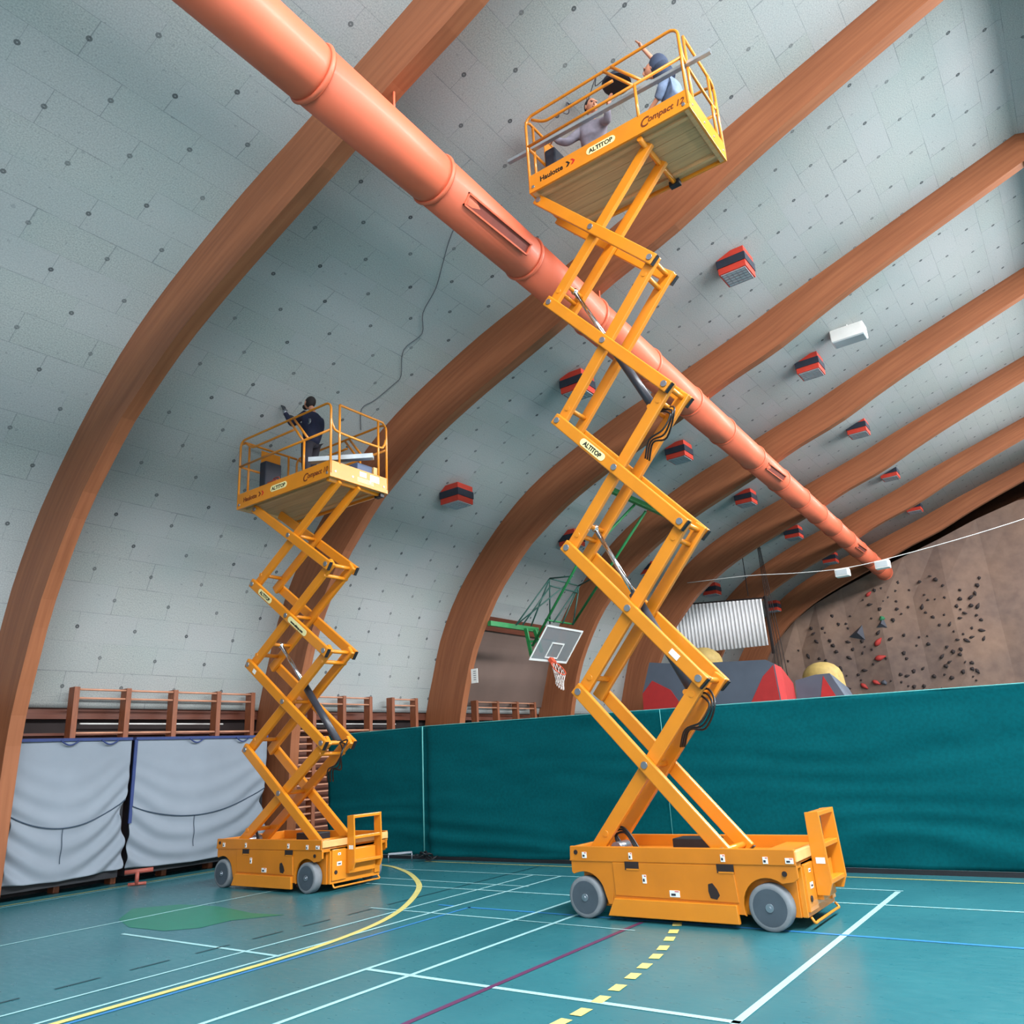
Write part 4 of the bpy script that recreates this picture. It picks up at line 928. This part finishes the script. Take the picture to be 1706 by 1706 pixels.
D2 = 8.685
person('person in dark blue hood kneeling on the right lift, one arm raised to the ceiling', (-2.75, 7.82, D2),
    V3(-2.86, 7.72, D2 + 1.17), V3(-.9, -.3, .1), V3(.1, 0, 1), V3(-2.7, 7.78, D2 + 1.0), V3(-2.64, 7.82, D2 + .8), V3(-2.68, 7.83, D2 + .58), V3(-2.72, 7.84, D2 + .48),
    [(V3(-2.66, 7.99, D2 + .9), V3(-2.75, 7.86, D2 + 1.2), V3(-2.91, 7.62, D2 + 1.5), V3(-.35, -.25, 1), V3(-1, 0, 0)),
     (V3(-2.66, 7.63, D2 + .86), V3(-2.78, 7.6, D2 + .6), V3(-2.98, 7.66, D2 + .5), V3(-1, .1, -.1), V3(0, 0, -1))],
    [(V3(-2.8, 7.73, D2 + .42), V3(-2.98, 7.7, D2 + .09), V3(-2.6, 7.7, D2 + .07), V3(-2.44, 7.7, D2 + .05)),
     (V3(-2.83, 7.93, D2 + .42), V3(-3.0, 7.97, D2 + .09), V3(-2.62, 7.97, D2 + .07), V3(-2.46, 7.97, D2 + .05))],
    'jacket_blue', 'jeans', sleeve=.15, hood='hood')
person('dark-haired person in grey jacket kneeling on the right lift, looking right', (-3.8, 7.82, D2),
    V3(-3.76, 7.7, D2 + 1.14), V3(.75, -.55, -.1), V3(0, 0, 1), V3(-3.79, 7.74, D2 + .96), V3(-3.8, 7.78, D2 + .76), V3(-3.84, 7.82, D2 + .55), V3(-3.86, 7.84, D2 + .46),
    [(V3(-3.97, 7.72, D2 + .86), V3(-4.15, 7.62, D2 + .72), V3(-4.3, 7.55, D2 + .82), V3(-1, -.2, .25), V3(0, 0, -1)),
     (V3(-3.63, 7.74, D2 + .86), V3(-3.5, 7.6, D2 + .68), V3(-3.44, 7.52, D2 + .82), V3(.5, -.3, .6), V3(1, 0, 0))],
    [(V3(-3.92, 7.76, D2 + .42), V3(-3.72, 7.72, D2 + .09), V3(-4.06, 7.74, D2 + .07), V3(-4.22, 7.74, D2 + .05)),
     (V3(-3.86, 7.95, D2 + .42), V3(-3.7, 7.98, D2 + .09), V3(-4.06, 7.97, D2 + .07), V3(-4.22, 7.97, D2 + .05))],
    'jacket_grey', 'jeans')

# things carried on the platforms
def channel(a, b, w_, h_, label, nm='steel_channel'):
    g = MB(); a = Vector(a); b = Vector(b); d = (b - a).normalized(); up = Vector((0, 0, 1)); sd = d.cross(up).normalized(); up = sd.cross(d)
    g.beam(a, b, w_, .006, side=tuple(sd))
    for s in (-1, 1): g.beam(a + sd * s * w_ / 2 + up * h_ / 2, b + sd * s * w_ / 2 + up * h_ / 2, .006, h_, side=tuple(sd)); g.beam(a + sd * s * (w_ / 2 - .012) + up * h_, b + sd * s * (w_ / 2 - .012) + up * h_, .024, .006, side=tuple(sd))
    tag(g.build(nm, 'galv'), label, 'channel')
channel((-4.98, 7.44, 9.42), (-2.02, 7.44, 9.33), .055, .04, 'long galvanised channel lying across the right lift, sticking out at both ends')
dl = MB(); c = Vector((-3.4, 7.8, 10.08)); dl.tube([c + V3(0, 0, .1), c + V3(0, 0, .04), c, c - V3(0, 0, .03)], [.06, .17, .2, .19], 28)
dl.cur = 1; dl.tube([c - V3(0, 0, .031), c - V3(0, 0, .036)], .17, 28); dl.cur = 0; dl.tube([c + V3(0, 0, .1), (c.x, c.y, ceil_z(c.x))], .015, 8)
tag(dl.build('round_lamp', ['band', 'black']), 'round black dish lamp fixed to the ceiling between the two kneeling workers', 'lamp')
cc = MB(); rnd = random.Random(11); zc = ceil_z(-3.6) - .06
P = [V3(-3.4, 7.75, 10.15)] + [V3(-3.45 - .07 * k + rnd.uniform(-.12, .12), 7.7 + rnd.uniform(-.14, .14), ceil_z(-3.6 - .05 * k) - .05 - rnd.uniform(0, .08)) for k in range(12)]
cc.tube(curve_pts(P, 4), .007, 6); tag(cc.build('cable_tangle', 'hold_grey'), 'tangle of thin dark wire hanging from the ceiling beside the round lamp', 'cable')
rb = MB(); rb.box((-4.1, 7.4, D2 + .012), (-3.95, 7.6, D2 + .29)); tag(rb.build('tool_box', 'black', bevel=.02), 'small black tool box at the near rail of the right lift platform', 'tool box')
g = MB(); g.box((-10.35, 7.62, D + .012), (-10.12, 7.8, D + .3)); g.tube(curve_pts([(-10.33, 7.71, D + .3), (-10.3, 7.71, D + .37), (-10.17, 7.71, D + .37), (-10.14, 7.71, D + .3)], 4), .01, 6)
tag(g.build('tool_bag', 'redbag', bevel=.03), 'red tool bag on the left lift platform at the feet of the worker', 'bag')
g = MB(); g.prism([(-9.02, D + .012), (-8.72, D + .012), (-8.7, D + .34), (-9.05, D + .34)], 8.1, 8.42)
tag(g.build('plastic_tub', 'bluebox', bevel=.015), 'blue-grey tub at the right end of the left lift platform', 'tub')
g = MB(); g.box((-8.98, 8.47, D + .012), (-8.72, 8.6, D + .36)); tag(g.build('cardboard_box', 'lit_step_box', bevel=.006), 'pale upright box in the far right corner of the left lift platform', 'box')
channel((-9.3, 7.62, D + .36), (-8.5, 8.25, D + .385), .12, .07, 'short galvanised channel lying on the tub at the left lift\'s right end', 'steel_channel')

# ---------------------------------------------------------------- beyond the curtain
def corrugated():
    bm = bmesh.new(); TL, TR, BR, BL = V3(-12.34, 27.5, 6.69), V3(-8.93, 27.5, 6.41), V3(-8.93, 27.5, 4.78), V3(-12.34, 27.5, 4.86); n = 200; V = []
    for i in range(n + 1):
        u = i / n; a = TL.lerp(TR, u); b = BL.lerp(BR, u); d = V3(0, .035 * math.sin(u * 2 * PI * 24), 0); V.append((bm.verts.new(a + d), bm.verts.new(b + d)))
    for i in range(n):
        f = bm.faces.new((V[i][0], V[i + 1][0], V[i + 1][1], V[i][1])); f.smooth = True
    me = bpy.data.meshes.new('sheet'); bm.to_mesh(me); bm.free(); me.materials.append(M['corrug'])
    r = thing('corrugated_panel', 'white corrugated sheet panel hanging high beyond the curtain', 'panel', (-10.6, 27.5, 4.8))
    o = bpy.data.objects.new('sheet', me); COL.objects.link(o); o.parent = r; o.matrix_parent_inverse = Matrix.Translation(-base_of(r)); o.modifiers.new('t', 'SOLIDIFY').thickness = .01
    g = MB(); g.beam(TL + V3(0, .06, .03), TR + V3(.1, .06, .03), .06, .06); g.beam(TR + V3(.12, .06, .1), BR + V3(.12, .06, -.3), .06, .1, side=(0, 1, 0)); g.build('support_frame', 'dark', r)
    for x in (-11.5, -9.4): MB().tube([(x, 27.56, 6.6), (x, 27.56, ceil_z(x))], .015, 6).build('hanger', 'dark', r)
corrugated()
def boulder(poly_front, y, depth, paint, label, taper=.25, red_side=()):
    """faceted free-standing boulder: front outline (x,z), receding facets, coloured zones as own faces"""
    r = thing('boulder_block', label, 'climbing boulder', (sum(p[0] for p in poly_front) / len(poly_front), y, 0), 'padded boulder blocks')
    g = MB(); n = len(poly_front); cx_ = sum(p[0] for p in poly_front) / n
    g.v += [(p[0], y, p[1]) for p in poly_front] + [(cx_ + (p[0] - cx_) * (1 + taper), y + depth * .12, p[1] * .98) for p in poly_front] + [(cx_ + (p[0] - cx_) * .8, y + depth, p[1] * .9) for p in poly_front]
    g.face(range(n)); g.face([2 * n + i for i in range(n)][::-1])
    for k in range(2):
        for i in range(n): g.cur = 1 if i in red_side else 0; g.face((k * n + i, (k + 1) * n + i, (k + 1) * n + (i + 1) % n, k * n + (i + 1) % n)); g.cur = 0
    g.build('shell', ['grey_mat', 'red_mat'], r)
    for pl in paint:
        q = MB(); q.v += [(p[0], y - .012, p[1]) for p in pl] + [(p[0], y + .002, p[1]) for p in pl]; m_ = len(pl)
        q.face(range(m_)); q.face([m_ + i for i in range(m_)][::-1])
        for i in range(m_): q.face((i, m_ + i, m_ + (i + 1) % m_, (i + 1) % m_))
        q.build('red_panel', 'red_mat', r)
    return r
boulder([(-10.3, 0), (-10.15, 3.05), (-9.85, 3.85), (-8.9, 3.7), (-6.62, 3.55), (-6.42, 3.42), (-6.3, 0)], 20.0, 2.6,
        [[(-10.3, 0), (-10.15, 3.03), (-9.82, 3.35), (-9.3, 3.05), (-8.9, 2.4), (-8.75, 0)], [(-7.4, 0), (-7.3, 2.3), (-6.75, 3.15), (-6.45, 3.4), (-6.32, 0)]],
        'large grey and red padded boulder block standing behind the curtain, right of centre', .03, (5,))
boulder([(-6.9, 0), (-6.75, 3.15), (-6.2, 3.25), (-5.8, 3.25), (-5.5, 2.6), (-5.45, 0)], 22.6, 2.0,
        [[(-6.25, 0), (-6.2, 2.4), (-5.98, 3.2), (-5.72, 2.6), (-5.7, 0)]], 'smaller grey boulder block with a red wedge, right of the large one', .1)
for x, y, z, rr, lb in ((-9.95, 24.0, 4.42, .62, 'mustard dome top of a boulder rising behind the large grey block'), (-6.95, 26.2, 3.75, .62, 'mustard dome top of a boulder between the blocks and the climbing wall')):
    g = MB(); g.ball((x, y, z - .35), rr, rr, .5); g.tube([(x, y, 0), (x, y, z - .3)], [.9, rr * .98], 18); tag(g.build('domed_boulder', 'mustard'), lb, 'climbing boulder')

# climbing wall filling the far gable, faceted
CW = 37.5
def cz(x): return ceil_z(x) - .1
cols = [-12.6, -11.6, -10.6, -9.6, -8.4, -7.0, -5.6, -4.2, -2.6, -1.0, .6, 2.5, 4.5, 7, 10]
g = MB(); rnd = random.Random(21); grid = []
for i, x in enumerate(cols):
    zt = min(cz(min(x, 1.0)) - .55 if x > -12 else 4.9, 10.4); colv = []
    for j in range(6):
        z = zt * j / 5; y = CW - (.1 if i % 2 else -.1) * (j in (2, 3, 4)) - .08 * j + rnd.uniform(-.08, .08); colv.append((x, y, z))
    grid.append(colv)
def cwy(x, z):
    for i in range(len(cols) - 1):
        if cols[i] <= x <= cols[i + 1]:
            u = (x - cols[i]) / (cols[i + 1] - cols[i]); za = grid[i][5][2]; zb_ = grid[i + 1][5][2]
            ta = min(4.999, max(0, z / za * 5)); tb = min(4.999, max(0, z / zb_ * 5))
            ya = grid[i][int(ta)][1] + (grid[i][int(ta) + 1][1] - grid[i][int(ta)][1]) * (ta % 1); yb = grid[i + 1][int(tb)][1] + (grid[i + 1][int(tb) + 1][1] - grid[i + 1][int(tb)][1]) * (tb % 1)
            return ya + (yb - ya) * u
    return CW
for c in grid: g.v += c
for i in range(len(cols) - 1):
    for j in range(5): g.face((i * 6 + j, (i + 1) * 6 + j, (i + 1) * 6 + j + 1, i * 6 + j + 1))
b0 = len(g.v); g.v += [(x, CW + 1.2, z) for c in grid for x, y, z in c]
for i in range(len(cols) - 1):
    for j in range(5): g.face((b0 + i * 6 + j, b0 + i * 6 + j + 1, b0 + (i + 1) * 6 + j + 1, b0 + (i + 1) * 6 + j))
for i in range(len(cols) - 1):
    for j in (0, 5): g.face((i * 6 + j, (i + 1) * 6 + j, b0 + (i + 1) * 6 + j, b0 + i * 6 + j))
for i in (0, len(cols) - 1):
    for j in range(5): g.face((i * 6 + j, i * 6 + j + 1, b0 + i * 6 + j + 1, b0 + i * 6 + j))
tag(g.build('climbing_wall', 'climb'), 'tall faceted brown climbing wall filling the far end of the hall', 'climbing wall')
# holds, each an object of its own
def hold_mesh(nm, kind):
    q = MB(); rr = random.Random(hash(nm) % 97 if False else len(nm) * 7 + kind)
    if kind == 0: q.ball((0, 0, 0), .1, .07, .08, 8, 6, fn=lambda d: 1 + .25 * math.sin(5 * d.x + 3 * d.z))
    if kind == 1: q.ball((0, 0, 0), .17, .07, .06, 10, 6, fn=lambda d: 1 + .2 * math.sin(4 * d.x + 2))
    if kind == 2:
        q.v += [(-.3, .05, .1), (.28, .05, .2), (.02, .05, -.26), (0, -.22, .02)]; q.face((0, 2, 1)); q.face((0, 1, 3)); q.face((1, 2, 3)); q.face((2, 0, 3))
    me = bpy.data.meshes.new(nm); me.from_pydata(q.v, [], q.f); 
    for p in me.polygons: p.use_smooth = kind < 2
    return me
hm = {}
for kind in range(3):
    for c in ('hold_dark', 'hold_red', 'hold_green', 'hold_grey'):
        me = hold_mesh('climbing_hold', kind); me.materials.append(M[c]); hm[(kind, c)] = me
def ray_pt(u, v):
    d = Vector([sum(RW[r][k] * q for r, q in enumerate((u - 853, v - 853, 1305.833))) for k in range(3)]); y = CW - .3
    for _ in range(4): t = y / d.y; P = Vector((0, 0, 1.55)) + d * t; y = cwy(P.x, P.z)
    return Vector((P.x, y - .03, P.z))
rnd = random.Random(4); placed = []
special = [(1432, 1056, 2, 'hold_grey', 1.5, 'big grey triangular hold high on the right part of the climbing wall'), (1470, 1040, 2, 'hold_grey', .9, 'smaller grey triangular hold right of the biggest triangle on the climbing wall'),
           (1470, 1030, 0, 'hold_green', 1.2, 'single green hold near the right edge of the climbing wall'), (1447, 990, 1, 'hold_red', 1.1, 'dull red hold high on the climbing wall near the duct'),
           (1463, 1070, 1, 'hold_red', 1.6, 'long brownish red hold right of the big triangle'), (1466, 1096, 1, 'hold_red', 1.7, 'slanting red bar hold at mid height near the right edge'),
           (1440, 1143, 1, 'hold_red', 1.3, 'bright red hold low on the wall just above the curtain'), (1460, 1137, 1, 'hold_red', 1.3, 'bright red hold low on the wall, second from the right edge'), (1474, 1137, 0, 'hold_grey', 1.2, 'grey-blue round hold beside the low red holds')]
for u, v, kd, c, s, lb in special:
    p = ray_pt(u, v); o = bpy.data.objects.new('climbing_hold', hm[(kd, c)]); COL.objects.link(o); o.location = p; o.scale = (s, s, s); o.rotation_euler = (0, rnd.uniform(-.9, .9), 0); tag(o, lb, 'climbing hold', 'holds on the climbing wall'); placed.append((u, v))
n = 0; tries = 0
while n < 150 and tries < 6000:
    tries += 1; u = rnd.uniform(1310, 1640); v = rnd.uniform(955, 1165)
    if v < 1100 - (u - 1310) * 1.6 or any((u - a) ** 2 + (v - b) ** 2 < 70 for a, b in placed): continue
    p = ray_pt(u, v)
    if p.x < -12.2 or p.z > min(cz(min(p.x, 1.0)) - 1.35, 9.3) or p.x > 9: continue
    placed.append((u, v)); n += 1; kd = rnd.choice((0, 0, 0, 1)); s = rnd.uniform(.4, .95)
    o = bpy.data.objects.new('climbing_hold', hm[(kd, 'hold_dark')]); COL.objects.link(o); o.location = p; o.scale = (s, s, s); o.rotation_euler = (0, rnd.uniform(-1.5, 1.5), 0)
    tag(o, '%s dark hold bolted to the %s %s part of the brown climbing wall' % ('long' if kd else 'small round', 'upper' if v < 1030 else 'middle' if v < 1100 else 'lower', 'left' if u < 1390 else 'central' if u < 1493 else 'right'), 'climbing hold', 'holds on the climbing wall')
# hanging rope net, cross wire with two small white lamps
g = MB()
for k in range(4): g.tube([(-8.62 + .02 * k, 27.0, ceil_z(-8.6) - .0), (-8.62 + .1 * k, 27.0, 4.6), (-8.75 + .2 * k, 27.0, .0)], .012, 6)
tag(g.build('hanging_rope', 'dark'), 'dark climbing ropes hanging from the roof beside the corrugated panel', 'rope')
g = MB(); wp = curve_pts([(-10.6, 25.1, 6.95), (-8.42, 24.93, 6.78), (-6.98, 24.93, 6.6), (-5.51, 24.93, 6.48), (-3.99, 24.93, 6.55), (-1, 24.93, 6.9), (3, 24.93, 7.6), (8, 24.93, 8.6)], 5)
g.tube(wp, .012, 6); tag(g.build('cross_wire', 'white'), 'thin pale wire strung across the hall below the duct', 'wire')
for x, z, lb in ((-5.5, 6.36, 'small white lamp on the cross wire left of the duct'), (-4.35, 6.4, 'small white lamp on the cross wire in front of the far end of the duct')):
    r = thing('wire_lamp', lb, 'lamp', (x, 24.93, z), 'small lamps on the wire')
    g = MB(); g.box((x - .2, 24.78, z - .14), (x + .2, 25.05, z + .1)); g.build('housing', 'white', r, bevel=.02)
    g = MB(); g.box((x - .16, 24.765, z - .1), (x + .16, 24.78, z + .06)); g.build('lens', 'diffuser', r)
